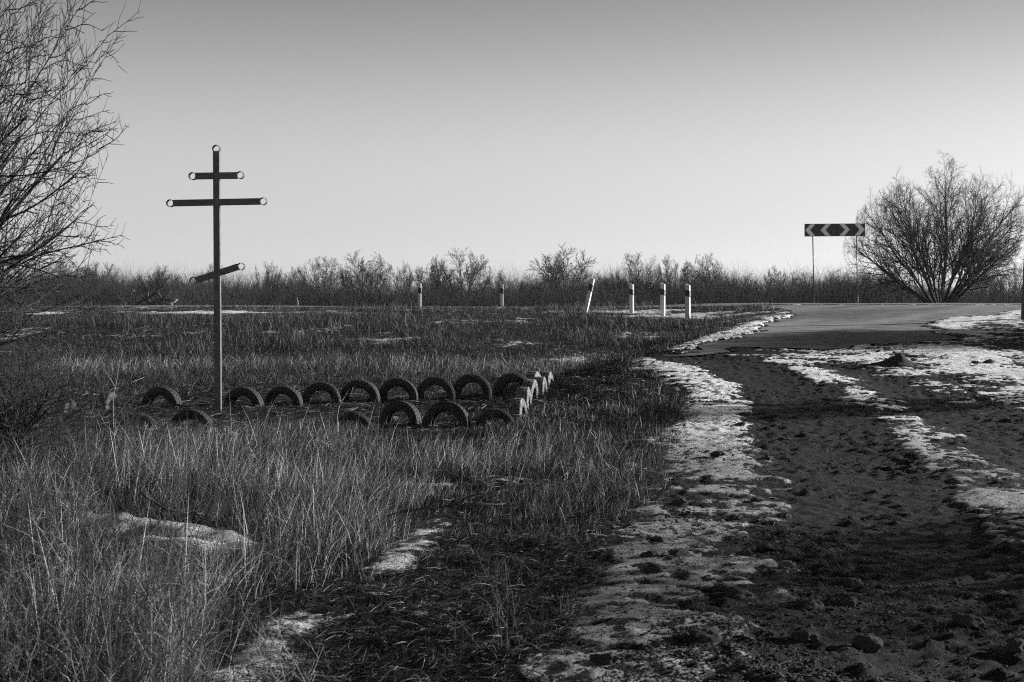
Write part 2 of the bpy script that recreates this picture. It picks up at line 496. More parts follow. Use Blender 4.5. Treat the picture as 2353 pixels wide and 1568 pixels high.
# road: highway and the paved mouth of the side road, one sheet
rx = np.concatenate([axis([(-160, 4), (-20, .5)])[:-1], np.arange(-20, 30, .16), axis([(30, .5), (160, 4)])])
ry = np.arange(28, 62, .14)
X, Y = np.meshgrid(rx, ry); sx, sy = X.ravel(), Y.ravel()
rm = road_mask(sx, sy)
Z = H(sx, sy) + .012 + .02 * (fbm(sx, sy, .5, 2, 91) - .5)
idx = np.arange(len(sx)).reshape(len(ry), len(rx))
q = np.stack([idx[:-1, :-1], idx[:-1, 1:], idx[1:, 1:], idx[1:, :-1]], -1).reshape(-1, 4)
q = q[rm[q].all(1)]
wear = np.where(sy > 53, fbm(sx * .06, sy * 1.6, 1.0, 3, 311), fbm((sx - 9) * 1.1 - (sy - 42) * .75, sy * .10 + sx * .05, 1.0, 4, 313))
wear = wear - .32 * sstep(37.5, 31, sy) * (.4 + 1.2 * fbm(sx, sy, 1.2, 3, 331))
used, inv = np.unique(q, return_inverse=True)
road = obj('road', mesh_np('road', np.stack([sx, sy, Z], 1)[used], inv.ravel(), np.full(len(q), 4), True, {'wear': wear[used]}), M_asphalt)
tag(road, kind='structure')

# ------------------------------------------------------------------ blades
rng = np.random.default_rng(7)
def ribbons(base, d, length, width, bend, grey, us=(0, .35, .7, 1.0)):
    """Tapering flat blades. base, d, bend (N,3); length, width, grey (N,)."""
    N = len(base)
    rnd = rng.normal(size=(N, 3))
    side = np.cross(d, rnd); side /= np.linalg.norm(side, axis=1, keepdims=True) + 1e-9
    V = []
    for u in us[:-1]:
        p = base + d * (length * u)[:, None] + bend * (length * u * u)[:, None]
        o = side * (width * .5 * (1 - .75 * u))[:, None]
        V += [p - o, p + o]
    V.append(base + d * length[:, None] + bend * length[:, None])
    nv = len(V); V = np.stack(V, 1).reshape(-1, 3)
    b = (np.arange(N) * nv)[:, None]
    L = []; sz = []
    for k in range(len(us) - 2):
        L.append(b + np.array([2 * k, 2 * k + 1, 2 * k + 3, 2 * k + 2])); sz.append(4)
    L.append(b + np.array([nv - 3, nv - 2, nv - 1])); sz.append(3)
    loops = np.concatenate(L, 1).ravel(); sizes = np.tile(sz, N)
    return V, loops, sizes, np.repeat(grey, nv)

def join(parts):
    V, L, S_, A = [], [], [], []
    off = 0
    for v, l, s, a in parts:
        V.append(v); L.append(l + off); S_.append(s); A.append(a); off += len(v)
    return np.concatenate(V), np.concatenate(L), np.concatenate(S_), np.concatenate(A)

TALL = [  # (spot, radius in metres, height): where the straw stands tall
    ((520, 1060), 1.3, .62), ((400, 1000), 1.2, .50), ((640, 1010), 1.2, .55), ((760, 1040), 1.0, .58), ((820, 1150), .8, .50),
    ((620, 1180), 1.0, .50), ((760, 1270), .8, .42), ((420, 1140), .9, .60), ((250, 1120), 1.0, .55), ((130, 1180), .8, .62), ((80, 1330), .6, .72),
    ((230, 1420), .45, .62), ((60, 1540), .5, .66), ((330, 1470), .35, .50), ((420, 1400), .4, .45), ((640, 1320), .5, .40), ((150, 1600), .5, .6), ((310, 1600), .4, .5),
    ((560, 1290), .4, .34), ((900, 1060), .9, .30), ((1450, 930), 2.0, .36), ((1470, 1080), 1.2, .36), ((1300, 1010), 1.5, .34), ((1150, 1060), 1.2, .34), ((1380, 1160), .9, .3),
    ((1050, 830), 2.6, .50), ((1220, 835), 2.2, .50), ((850, 820), 2.5, .42), ((300, 830), 3.0, .42), ((600, 830), 2.5, .34), ((100, 860), 3, .45), ((1400, 800), 2.2, .34),
]
TALLW = [(at(*p), r, h * (.62 if p[1] > 900 else .8)) for p, r, h in TALL]
CLEAR = [(pts, hw) for pts, hw, w in BW[11:28]]

def tall(x, y):
    h = .10 + .14 * sstep(.45, .75, fbm(x, y, .8, 2, 301))
    h = np.where(y > 28, .20, h)
    w = 0 * x
    for (c, r, hh) in TALLW:
        k = np.exp(-(((x - c[0]) ** 2 + (y - c[1]) ** 2 * .45) / (r * r * .8)) ** 1.4)
        h = h + np.maximum(0, hh - .12) * k * .85
        w = np.maximum(w, k)
    ring_ = sstep(3.9, 2.6, np.hypot((x + 2.6) / 1.55, (y - 22.2) / 1.2))
    h = h * (1 - .55 * ring_)
    h = np.where(y > 16, np.minimum(h, .14 + .25 * sstep(25.5, 27.5, y)), np.minimum(h, .72 - .27 * sstep(9.5, 12.5, y)))
    return h, w

def clear(x, y):
    c = 0 * x
    for pts, hw in CLEAR:
        d = pdist(x, y, pts, hw)
        c = np.maximum(c, np.exp(-(d * 1.05) ** 4))
    for k in LUMPS:
        pts, hw, w = BW[k]
        c = np.maximum(c, 1.12 * np.exp(-pdist(x, y, pts, hw) ** 4))
    return c

HOLLOW = [([at(*p) for p in pts], hw) for pts, hw in (([(300, 1225), (430, 1245), (560, 1290), (640, 1320)], .42), ([(150, 1365), (300, 1362), (470, 1360)], .22), ([(20, 1460), (110, 1470)], .22))]
def hollow(x, y):
    c = 0 * x
    for pts, hw in HOLLOW: c = np.maximum(c, np.exp(-pdist(x, y, pts, hw) ** 4))
    return c

def scatter(n, y0, y1, power=1.6, xl=.44, xr=.44, margin=1.6):
    """Spots over the field, thinner with distance."""
    u = rng.random(n)
    a = 1 - power
    y = (y0 ** a + u * (y1 ** a - y0 ** a)) ** (1 / a)
    x = (rng.random(n) * (xl + xr) - xl) * y + rng.normal(size=n) * margin * .3
    return x, y

def grass_mask(x, y):
    xe = x_edge(y) + .35 * (fbm(x, y, 1.3, 2, 33) - .5) * np.clip(y / 12, .6, 2)
    m = sstep(xe + .05, xe - .35, x)
    return m * (1 - road_mask(x, y))

parts = []
# standing straw in clumps
x, y = scatter(120000, 5.6, 36, 1.25)
h, w = tall(x, y)
dens = grass_mask(x, y) * (1 - .84 * clear(x, y)) * np.clip(.14 + .30 * w + 1.5 * (.4 + .7 * w) * sstep(.40, .60, fbm(x, y, 1.5, 3, 3)), 0, .95) * np.where(y < 12, .52, .60) * (1 + .8 * (y > 25.5)) * (1 - .42 * sstep(10, 8.8, y)) * (1 - .93 * hollow(x, y)) * (1 - .35 * sstep(.12, .0, np.abs((y - 22.3) / 22)) * (y > 19.8))
near_c = sstep(12.5, 8, y) * sstep(-.20, -.10, x / y)      # trodden ground in the middle foreground
dens = dens * (1 - .86 * near_c)
h = h * (1 - .35 * near_c)
k = rng.random(len(x)) < dens
x, y, h, w = x[k], y[k], h[k], w[k]
nb = 9
cx, cy = np.repeat(x, nb), np.repeat(y, nb)
ch, cw = np.repeat(h, nb), np.repeat(w, nb)
cyaw = np.repeat(rng.normal(.4, .9, len(x)), nb)
cg = np.repeat(rng.uniform(.75, 1.2, len(x)), nb)
rad = .045 + .045 * rng.random(len(cx)) + .02 * (cy > 15)
th = rng.random(len(cx)) * 6.283
bx, by = cx + rad * np.cos(th) * rng.random(len(cx)), cy + rad * np.sin(th)
n = len(bx)
ln = ch * rng.uniform(.45, 1.25, n)
lean = np.abs(rng.normal(0, .36, n)) + .05
ya = np.where(rng.random(n) < .35, th, cyaw + rng.normal(0, .4, n))
d = np.stack([np.cos(ya) * lean, np.sin(ya) * lean, np.ones(n)], 1); d /= np.linalg.norm(d, axis=1, keepdims=True)
bend = np.stack([np.cos(ya), np.sin(ya), -.55 * np.ones(n)], 1) * (rng.random(n) ** 1.5 * .7)[:, None]
wd = rng.uniform(.0026, .0056, n) * np.clip(cy / 14, .8, 1.7)
pale = .30 + 2.0 * cw * (.45 + 1.1 * fbm(cx, cy, 1.6, 2, 401))
g = np.clip(cg * pale * (1 + .5 * (cw > .45)) * rng.choice([.010, .028, .09, .52], n, p=[.53, .21, .12, .14]), .010, .68)
# the patch along the track is a darker kind of grass
dk = sstep(-2.2, -.4, bx - x_edge(by)) * (by > 8)
g = g * (1 - .60 * dk) * np.where(by > 25.5, 1.1, np.where(by > 16, .72, 1))
parts.append(ribbons(np.stack([bx, by, G(bx, by) - .02], 1), d, ln, wd, bend, g))
V, L, Sz, A = join(parts)
o = obj('dry_grass', mesh_np('dry_grass', V, L, Sz, False, {'grey': A}), M_grass)
tag(o, 'pale dry straw and grass standing over the field', 'grass', kind='stuff')

# tall single stalks
x, y = scatter(22000, 5.6, 34, 1.3)
h, w = tall(x, y)
k = rng.random(len(x)) < grass_mask(x, y) * (1 - .7 * clear(x, y)) * (1 - .8 * hollow(x, y)) * np.clip(w * .62 + .02, 0, 1) * (1 - .9 * sstep(12.5, 8, y) * sstep(-.20, -.10, x / y))
x, y, h, wt = x[k], y[k], h[k], w[k]; n = len(x)
ya = rng.random(n) * 6.283; lean = np.abs(rng.normal(0, .34, n))
d = np.stack([np.cos(ya) * lean, np.sin(ya) * lean, np.ones(n)], 1); d /= np.linalg.norm(d, axis=1, keepdims=True)
bend = np.stack([np.cos(ya), np.sin(ya), -.3 * np.ones(n)], 1) * (rng.random(n) ** 3 * .5)[:, None]
V, L, Sz, A = ribbons(np.stack([x, y, G(x, y) - .02], 1), d, h * rng.uniform(.9, 1.7, n), rng.uniform(.0045, .0078, n) * np.clip(y / 14, .85, 1.5), bend, rng.choice([.03, .08, .26, .58], n, p=[.42, .26, .18, .14]) * (.5 + .6 * wt))
o = obj('tall_straw', mesh_np('tall_straw', V, L, Sz, False, {'grey': A}), M_grass)
tag(o, 'taller single straw stalks rising out of the dry grass', 'grass', kind='stuff')

# matted litter lying on the soil
x, y = scatter(260000, 5.4, 40, 1.3)
dens = grass_mask(x, y) * (1 - .85 * clear(x, y))
dens = np.maximum(dens, .05 * (x > x_edge(y)) * (x < x_edge(y) + 1.2) * (y < 28))
k = rng.random(len(x)) < dens
x, y = x[k], y[k]; n = len(x)
ya = rng.random(n) * 6.283
d = np.stack([np.cos(ya), np.sin(ya), rng.uniform(.0, .55, n)], 1); d /= np.linalg.norm(d, axis=1, keepdims=True)
bend = np.stack([rng.normal(0, .3, n), rng.normal(0, .3, n), -.25 * np.ones(n)], 1)
V, L, Sz, A = ribbons(np.stack([x, y, G(x, y) + .004], 1), d, rng.uniform(.05, .17, n) * np.clip(y / 12, .9, 1.8), rng.uniform(.0025, .006, n) * np.clip(y / 14, .8, 1.8), bend,
                      rng.choice([.012, .03, .07, .26], n, p=[.38, .34, .18, .10]))
o = obj('grass_litter', mesh_np('grass_litter', V, L, Sz, False, {'grey': A}), M_litter)
tag(o, 'matted dead grass lying flat on the soil', 'grass', kind='stuff')

# the bank and the verge of the highway
x, y = scatter(150000, 30, 57, 1.2, .44, .20)
s_ = snow_raw(x, y)
dens = grass_mask(x, y) * sstep(.56, .36, s_) * np.clip(.15 + 1.3 * fbm(x, y, .6, 3, 101), 0, 1) * np.where(y > 55.2, 0, 1)
k = rng.random(len(x)) < dens
x, y = x[k], y[k]; n = len(x)
tuft = sstep(.42, .66, fbm(x, y, .45, 2, 111))
ya = rng.random(n) * 6.283; lean = np.abs(rng.normal(0, .4, n))
d = np.stack([np.cos(ya) * lean, np.sin(ya) * lean, np.ones(n)], 1); d /= np.linalg.norm(d, axis=1, keepdims=True)
bend = np.stack([np.cos(ya), np.sin(ya), -.5 * np.ones(n)], 1) * (rng.random(n) * .4)[:, None]
V, L, Sz, A = ribbons(np.stack([x, y, G(x, y) - .02], 1), d, rng.uniform(.10, .26, n) * (.6 + 1.1 * tuft), rng.uniform(.006, .014, n), bend,
                      rng.choice([.02, .035, .07, .18], n, p=[.38, .36, .18, .08]))
o = obj('bank_grass', mesh_np('bank_grass', V, L, Sz, False, {'grey': A}), M_grass)
tag(o, 'short dark tufts covering the bank below the highway', 'grass', kind='stuff')

# ------------------------------------------------------------------ loose clods on the track (uncountable)
def lumps(px, py_, size, flat=.55, seed=1):
    r = np.random.default_rng(seed)
    n = len(px)
    ico = [(-.526, 0, .851), (.526, 0, .851), (-.526, 0, -.851), (.526, 0, -.851), (0, .851, .526), (0, .851, -.526), (0, -.851, .526), (0, -.851, -.526), (.851, .526, 0), (-.851, .526, 0), (.851, -.526, 0), (-.851, -.526, 0)]
    fc = [(0, 4, 1), (0, 9, 4), (9, 5, 4), (4, 5, 8), (4, 8, 1), (8, 10, 1), (8, 3, 10), (5, 3, 8), (5, 2, 3), (2, 7, 3), (7, 10, 3), (7, 6, 10), (7, 11, 6), (11, 0, 6), (0, 1, 6), (6, 1, 10), (9, 0, 11), (9, 11, 2), (9, 2, 5), (7, 2, 11)]
    ico = np.array(ico); fc = np.array(fc)
    V = ico[None] * r.uniform(.6, 1.3, (n, 12, 1)) * size[:, None, None] * np.stack([r.uniform(.8, 1.5, n), r.uniform(.7, 1.2, n), r.uniform(.4, 1, n) * flat * 1.4], 1)[:, None, :]
    V = V + np.stack([px, py_, G(px, py_) + size * .12], 1)[:, None, :]
    L = (fc[None] + (np.arange(n) * 12)[:, None, None]).reshape(-1)
    return V.reshape(-1, 3), L, np.full(n * 20, 3)
x, y = scatter(120000, 5.6, 38, 1.45, .1, .46)
xe = x_edge(y)
k = (x > xe - .4) & (x < xe + 9) & (rng.random(len(x)) < .12 + .9 * sstep(.5, .7, fbm(x, y, .9, 2, 121)) * sstep(3.2, .5, x - xe)) & ((~road_mask(x, y)) | (rng.random(len(x)) < .8 * sstep(35.5, 30, y)))
x, y = x[k], y[k]
V, L, Sz = lumps(x, y, rng.uniform(.003, .013, len(x)) * (1 + 1.0 * (rng.random(len(x)) > .96) * (y > 9)), .38, 3)
o = obj('soil_crumbs', mesh_np('soil_crumbs', V, L, Sz), M_stone)
tag(o, 'frozen crumbs of soil scattered over the dirt track', 'soil', kind='stuff')

# countable bigger clods
import bmesh
def clod_mesh(seed):
    r = random.Random(seed)
    bm = bmesh.new(); bmesh.ops.create_icosphere(bm, subdivisions=3, radius=1)
    o1, o2 = Vector((r.uniform(0, 9), r.uniform(0, 9), r.uniform(0, 9))), Vector((r.uniform(0, 9), 3, 1))
    from mathutils import noise as mn
    for v in bm.verts:
        p = v.co.copy()
        v.co *= 1 + .45 * mn.noise(p * 1.1 + o1) + .25 * mn.noise(p * 2.7 + o2) + .22 * abs(mn.noise(p * 4.3 + o2)) + .14 * mn.noise(p * 8 + o1)
        v.co.z *= .62
    me = bpy.data.meshes.new('soil_clod'); bm.to_mesh(me); bm.free()
    return me
clod_me = [clod_mesh(i) for i in range(5)]
for m_ in clod_me: m_.materials.append(M_stone)
CLODS = [(1620, 1495, .07), (1870, 1400, .055), (1850, 1480, .06), (1990, 1490, .06), (1520, 1250, .05), (1560, 1290, .06), (1490, 1290, .045), (1710, 1290, .05), (1760, 1270, .055), (1740, 1160, .05),
         (1800, 1190, .05), (1690, 1200, .045), (1910, 1240, .05), (1960, 1345, .055), (1950, 1390, .05), (1700, 1385, .06), (1660, 1370, .05), (2300, 1370, .05), (2230, 1440, .06), (2330, 1500, .06),
         (1800, 1010, .06), (1700, 985, .06), (1760, 1060, .06), (1650, 1060, .05), (1780, 960, .07), (2270, 838, .09), (2240, 840, .07), (1560, 1170, .05), (1500, 1330, .05), (1390, 1540, .05)]
rr = random.Random(4)
for i, (px, py, sz) in enumerate(CLODS):
    x, y = at(px, py)
    o = bpy.data.objects.new('soil_clod', clod_me[i % 5]); C.objects.link(o)
    z = float(G(np.array([x]), np.array([y]))[0])
    o.location = (x, y, z + sz * .15); o.rotation_euler = (rr.uniform(-.3, .3), rr.uniform(-.3, .3), rr.uniform(0, 6.28)); o.scale = (sz * rr.uniform(.9, 1.5), sz, sz * rr.uniform(.7, 1.2))
    tag(o, 'dark frozen clod of soil lying loose on the rutted dirt track', 'soil clod', 'loose soil clods on the dirt track')

# heap of dark soil on the track
x0, y0 = at(2065, 843)
hx, hy = np.meshgrid(np.linspace(-1.25, 1.25, 70), np.linspace(-.7, .7, 40))
hz = .19 * np.exp(-((hx / .19) ** 2 + (hy / .3) ** 2)) + .06 * np.exp(-((hx / .5) ** 2 + (hy / .36) ** 2)) + .03 * np.exp(-(((hx + .5) / .5) ** 2 + (hy / .3) ** 2))
hz = hz * (1 + .9 * (fbm(hx + 5, hy, 3.5, 4, 131) - .5)) + .05 * (fbm(hx, hy, 9, 2, 133) - .5) * sstep(.01, .06, hz)
edge = np.maximum((np.abs(hx) / 1.2) ** 4, (np.abs(hy) / .66) ** 4)
hz = hz - .10 * edge - .03
gz = H(hx.ravel() + x0, hy.ravel() + y0)
V = np.stack([hx.ravel(), hy.ravel(), gz - gz.mean() + hz.ravel()], 1)
idx = np.arange(hx.size).reshape(hx.shape)
q = np.stack([idx[:-1, :-1], idx[:-1, 1:], idx[1:, 1:], idx[1:, :-1]], -1).reshape(-1, 4)
o = obj('soil_heap', mesh_np('soil_heap', V, q.ravel(), np.full(len(q), 4), True), M_dirt, loc=(x0, y0, gz.mean() + .02))
tag(o, 'low pointed heap of black soil dumped on the dirt track', 'soil heap')

# ------------------------------------------------------------------ the iron cross
YC = 22.0
def cz(sx_, sy_):            # source pixel of the photo -> x, z on the cross plane
    p = at_y(sx_ * .91914, sy_ * .91914, YC)
    return Vector((p[0], p[2]))
def zoom(zx, zy): return cz(380 + zx / 3.919, 340 + zy / 3.919)
base = cz(545.3, 1029)
gbase = float(G(np.array([base.x]), np.array([YC]))[0])
root = empty('grave_cross', (base.x, YC, gbase))
tag(root, 'tall dark iron Orthodox cross with ring tips standing in the grass among tyres', 'cross')
def rel(p): return Vector((p.x - base.x, 0, p.y - gbase))
def bar(name, a, b, wdt, dep, yoff=0, parent=root, hollow=False):
    a, b = rel(a), rel(b); d_ = (b - a); L_ = d_.length; mid = (a + b) / 2
    ang = math.atan2(d_.z, d_.x)
    M_ = Matrix.Rotation(-ang, 3, 'Y')
    mb = MB(); mb.box((mid.x, yoff, mid.z), (L_, dep, wdt), M_)
    return mb.build(name, M_iron, parent, bevel=.004)
W_ = .097
low = Vector((base.x + .002, gbase - .35))
post = bar('post', low, zoom(633, 152), W_, .10)
def ring(parent, zx, zy):
    c = rel(zoom(zx, zy)); k = 32; ro, ri, dp = .0575, .0515, .055
    v = []; f = []
    for j in range(k):
        a = 2 * math.pi * j / k
        for (r_, yy) in ((ro, -dp), (ro, dp), (ri, dp), (ri, -dp)):
            v.append((c.x + r_ * math.cos(a), yy, c.z + r_ * math.sin(a)))
    for j in range(k):
        a, b = 4 * j, 4 * ((j + 1) % k)
        for i in range(4): f.append((a + i, a + (i + 1) % 4, b + (i + 1) % 4, b + i))
    return MB().add(v, f).build('end_ring', M_iron_rim, parent)
ring(post, 632, 128)
b1 = bar('crossbar', zoom(429, 395), zoom(836, 389), W_ * 1.02, .094, -.004); ring(b1, 400, 396); ring(b1, 865, 386)
b2 = bar('crossbar', zoom(212, 660), zoom(1062, 643), W_ * 1.0, .094, -.004); ring(b2, 182, 661); ring(b2, 1090, 642)
b3 = bar('slanted_footrest', zoom(436, 1416), zoom(846, 1282), W_ * 1.0, .094, -.004); ring(b3, 409, 1419); ring(b3, 873, 1280)

# ------------------------------------------------------------------ tyres
def tyre_meshes(seed, wide=.185):
    """Unit outer radius. Axis along local Y."""
    r = random.Random(seed)
    w = wide / .62            # half section width, relative
    prof_side = [(.60, .62 * w), (.585, .80 * w), (.62, .90 * w), (.70, 1.02 * w), (.80, 1.05 * w), (.88, 1.0 * w), (.935, .90 * w)]
    out = prof_side + []
    inner = [(.60, .62 * w), (.68, .78 * w), (.78, .88 * w), (.87, .82 * w), (.91, .6 * w), (.925, 0)]
    k = 72
    def revolve(pr, jag=0.0, seed2=0):
        n = len(pr); v = []; f = []
        for j in range(k):
            a = 2 * math.pi * j / k
            for i, (rr_, yy) in enumerate(pr):
                q_ = rr_ + (jag * (.5 if (j + (i > n / 2)) % 2 else -.5) if .95 < rr_ else 0)
                v.append((q_ * math.cos(a), yy, q_ * math.sin(a)))
        for j in range(k):
            a, b = j * n, ((j + 1) % k) * n
            for i in range(n - 1): f.append((a + i, a + i + 1, b + i + 1, b + i))
        return v, f
    side = [(p, y_) for p, y_ in out]
    cas = [(p, y_) for p, y_ in reversed(out)] + [(p, y_) for p, y_ in inner[1:]] + [(p, -y_) for p, y_ in reversed(inner[1:-1])] + [(p, -y_) for p, y_ in out]
    tr = [(.93, .905 * w), (.962, .88 * w), (.985, .80 * w), (.99, .58 * w), (.965, .56 * w), (.965, .50 * w), (.997, .48 * w), (1.0, .10 * w), (.972, .08 * w), (.972, -.08 * w), (1.0, -.10 * w),
          (.997, -.48 * w), (.965, -.50 * w), (.965, -.56 * w), (.99, -.58 * w), (.985, -.80 * w), (.962, -.88 * w), (.93, -.905 * w)]
    res = []
    for pr, jag in ((cas, 0), (tr, .014)):
        v, f = revolve(pr, jag)
        me = bpy.data.meshes.new('tyre'); me.from_pydata(v, [], f)
        bm = bmesh.new(); bm.from_mesh(me); bmesh.ops.recalc_face_normals(bm, faces=bm.faces[:]); bm.to_mesh(me); bm.free()
        if jag == 0:
            for p in me.polygons: p.use_smooth = True
        res.append(me)
    return res
tp_dark = tyre_meshes(1, .17); tp_dark[0].materials.append(M_rubber); tp_dark[1].materials.append(M_tread)
tp_lime = tyre_meshes(2, .19); tp_lime[0].materials.append(M_lime); tp_lime[1].materials.append(M_lime)
M_dust = mat('dusty_rubber', .06, .75, 0, 8, .3, 60, spec=.2, lo=.018, hi=.11)
tp_dust = tyre_meshes(4, .18); tp_dust[0].materials.append(M_dust); tp_dust[1].materials.append(M_tread)
def make_tyre(me):
    root = empty('half_buried_tyre', (0, 0, 0))
    obj('carcass', me[0], None, root); obj('tread', me[1], None, root)
    return root
TY = [  # centre x and top y in the photo, distance, radius, yaw, whitewashed, label
    (404, 968, 22.8, .315, -16, 0, 'dark half-buried tyre left of the cross, alone in the back row'),
    (609, 970, 22.9, .312, -14, 0, 'dark half-buried tyre next right of the cross foot, its right half overgrown'),
    (709, 966, 23.3, .300, -10, 0, 'small dark tyre arch with grass through it, second right of the cross'),
    (803, 957, 23.7, .315, 6, 0, 'ragged mossy tyre arch, third right of the cross in the back row'),
    (899.5, 951, 24.1, .330, -8, 0, 'dark tyre arch fourth right of the cross, a pale forked weed before it'),
    (995, 947, 24.4, .328, -4, 0, 'clean black tyre arch fifth right of the cross in the back row'),
    (1088.5, 944.6, 24.7, .330, 6, 0, 'black tyre arch directly behind the large front arch, sixth right of the cross'),
    (1179.5, 936.6, 25.0, .335, 10, 0, 'black tyre arch second from the right end of the back row'),
    (1283, 934.5, 25.3, .355, 14, 0, 'largest black tyre arch at the right end of the back row'),
    (345, 1037, 19.0, .290, 12, 0, 'dark tyre sunk in tall grass at the left end of the front row'),
    (478.5, 1026, 19.6, .300, -10, 0, 'dark tyre arch in front of the cross foot, just left of it'),
    (880, 1030, 19.2, .275, 14, 0, 'low dark tyre behind the pale weed in the front row'),
    (1000, 1005, 19.6, .290, -24, 0, 'front row tyre turned to show its sunlit tread, left of the biggest front arch'),
    (1116, 1006, 19.3, .312, -14, 0, 'biggest arch of the front row with bright tread on its shoulder'),
    (1238, 1024, 19.4, .27, 8, 0, 'low faint tyre at the right end of the front row, nearly hidden by grass'),
    (1366, 931, 26.2, .34, 80, 1, 'edge-on tyre farthest back in the right column, its pale flank lit'),
    (1335, 931, 25.6, .32, 76, 1, 'edge-on tyre second farthest in the right column, dark rounded tread'),
    (1350, 944, 24.6, .30, 82, 1, 'narrow edge-on tyre in the middle of the right column'),
    (1322, 950, 23.6, .31, 78, 1, 'edge-on tyre with bright whitish flank near the front of the right column'),
    (1309, 970, 22.3, .31, 84, 1, 'peeling whitish edge-on tyre, second from the front in the right column'),
    (1296, 998, 20.8, .29, 79, 1, 'low pale tyre at the front of the right column'),
    (97, 1007, 20.3, .29, 86, 2, 'edge-on tyre farthest left, lit on its right flank, under the bare branches'),
    (165, 1000, 21.3, .29, 86, 2, 'edge-on tyre with a pale spot, second from the left'),
    (268, 982, 22.4, .31, 86, 2, 'edge-on tyre in the brambles nearest left of the lone back arch'),
]
proto = {}
for i, (sx_, sy_, yy, rad_, yaw, lime, lab) in enumerate(TY):
    x, y, ztop = at_y(sx_ * .91914, sy_ * .91914, yy)
    if lime in proto: o = copy_tree(proto[lime])
    else: o = proto[lime] = make_tyre((tp_dark, tp_lime, tp_dust)[lime])
    o.location = (x, y, ztop - rad_); o.scale = (rad_ * 1.05,) * 3
    o.rotation_euler = (R(rr.uniform(-5, 5)), R(rr.uniform(0, 360)), 0)
    o.rotation_euler = (Matrix.Rotation(R(yaw), 3, 'Z') @ Matrix.Rotation(R(rr.uniform(-6, 6)), 3, 'X') @ Matrix.Rotation(rr.uniform(0, 6.28), 3, 'Y')).to_euler()
    tag(o, lab, 'tyre', 'half-buried tyres ringing the cross')

# ------------------------------------------------------------------ guide posts
def make_post(hgt, w=.12, dth=.12):
    root = empty('guide_post', (0, 0, 0))
    # body: front is narrow, top is sloped
    def seg(z0, z1, slope, grow, name, mtl):
        a, b = w / 2 + grow, dth / 2 + grow
        v = [(-a, -b, z0), (a, -b, z0), (a, b, z0), (-a, b, z0), (-a, -b, z1 + slope), (a, -b, z1 - slope), (a, b, z1 - slope), (-a, b, z1 + slope)]
        f = [(0, 3, 2, 1), (4, 5, 6, 7), (0, 1, 5, 4), (1, 2, 6, 5), (2, 3, 7, 6), (3, 0, 4, 7)]
        return MB().add(v, f).build(name, mtl, root, bevel=.006)
    seg(-.4, hgt - .02, .02, 0, 'body', M_white)
    b0 = hgt * .60; b1 = hgt * .80
    a, b = w / 2 + .004, dth / 2 + .004
    sl = .05
    v = [(-a, -b, b0 + sl * .4), (a, -b, b0 - sl * .2), (a, b, b0 - sl * .8), (-a, b, b0 - sl * .4), (-a, -b, b1 + sl * .5), (a, -b, b1 - .01), (a, b, b1 - sl * .8), (-a, b, b1 - sl * .2)]
    f = [(0, 3, 2, 1), (4, 5, 6, 7), (0, 1, 5, 4), (1, 2, 6, 5), (2, 3, 7, 6), (3, 0, 4, 7)]
    band = MB().add(v, f).build('black_band', M_black, root, bevel=.003)
    MB().box((a + .003, 0, (b0 + b1) / 2 - .01), (.008, .045, hgt * .13)).build('reflector', M_reflect, band, bevel=.002)
    return root
POSTS = [  # zoom: bottom x, bottom y, top x, top y, distance, width, yaw, label
    (152.5, 475, 152.5, 268, 53.5, 'leftmost upright guide post, thin and grey with a black band', -6, .105),
    (788.5, 472, 788.5, 275, 56.0, 'thin guide post standing alone between the lone leftmost post and the leaning one', -6, .105),
    (1437, 489, 1494, 231, 49.5, 'white guide post leaning hard to the right at the verge', -24, .13),
    (1793, 497, 1792, 276, 49.6, 'upright white guide post next right of the leaning one', -24, .13),
    (2033, 505, 2034, 273, 47.4, 'middle upright white guide post of the three beside the junction', -24, .14),
    (2228, 523, 2227, 281, 45.6, 'rightmost and nearest white guide post with the largest black band', -24, .14),
]
for zx0, zy0, zx1, zy1, yy, lab, yaw, wd_ in POSTS:
    p0 = at_y((1000 + zx0 / 3.096) * .91914, (620 + zy0 / 3.096) * .91914, yy)
    p1 = at_y((1000 + zx1 / 3.096) * .91914, (620 + zy1 / 3.096) * .91914, yy)
    dv = Vector(p1) - Vector(p0)
    gz = float(G(np.array([p0[0]]), np.array([yy]))[0])
    o = make_post(dv.length, wd_, wd_)
    o.location = p0
    o.rotation_euler = (Matrix.Rotation(math.atan2(dv.x, dv.z), 3, 'Y') @ Matrix.Rotation(R(yaw), 3, 'Z')).to_euler()
    tag(o, lab, 'guide post', 'guide posts along the highway')

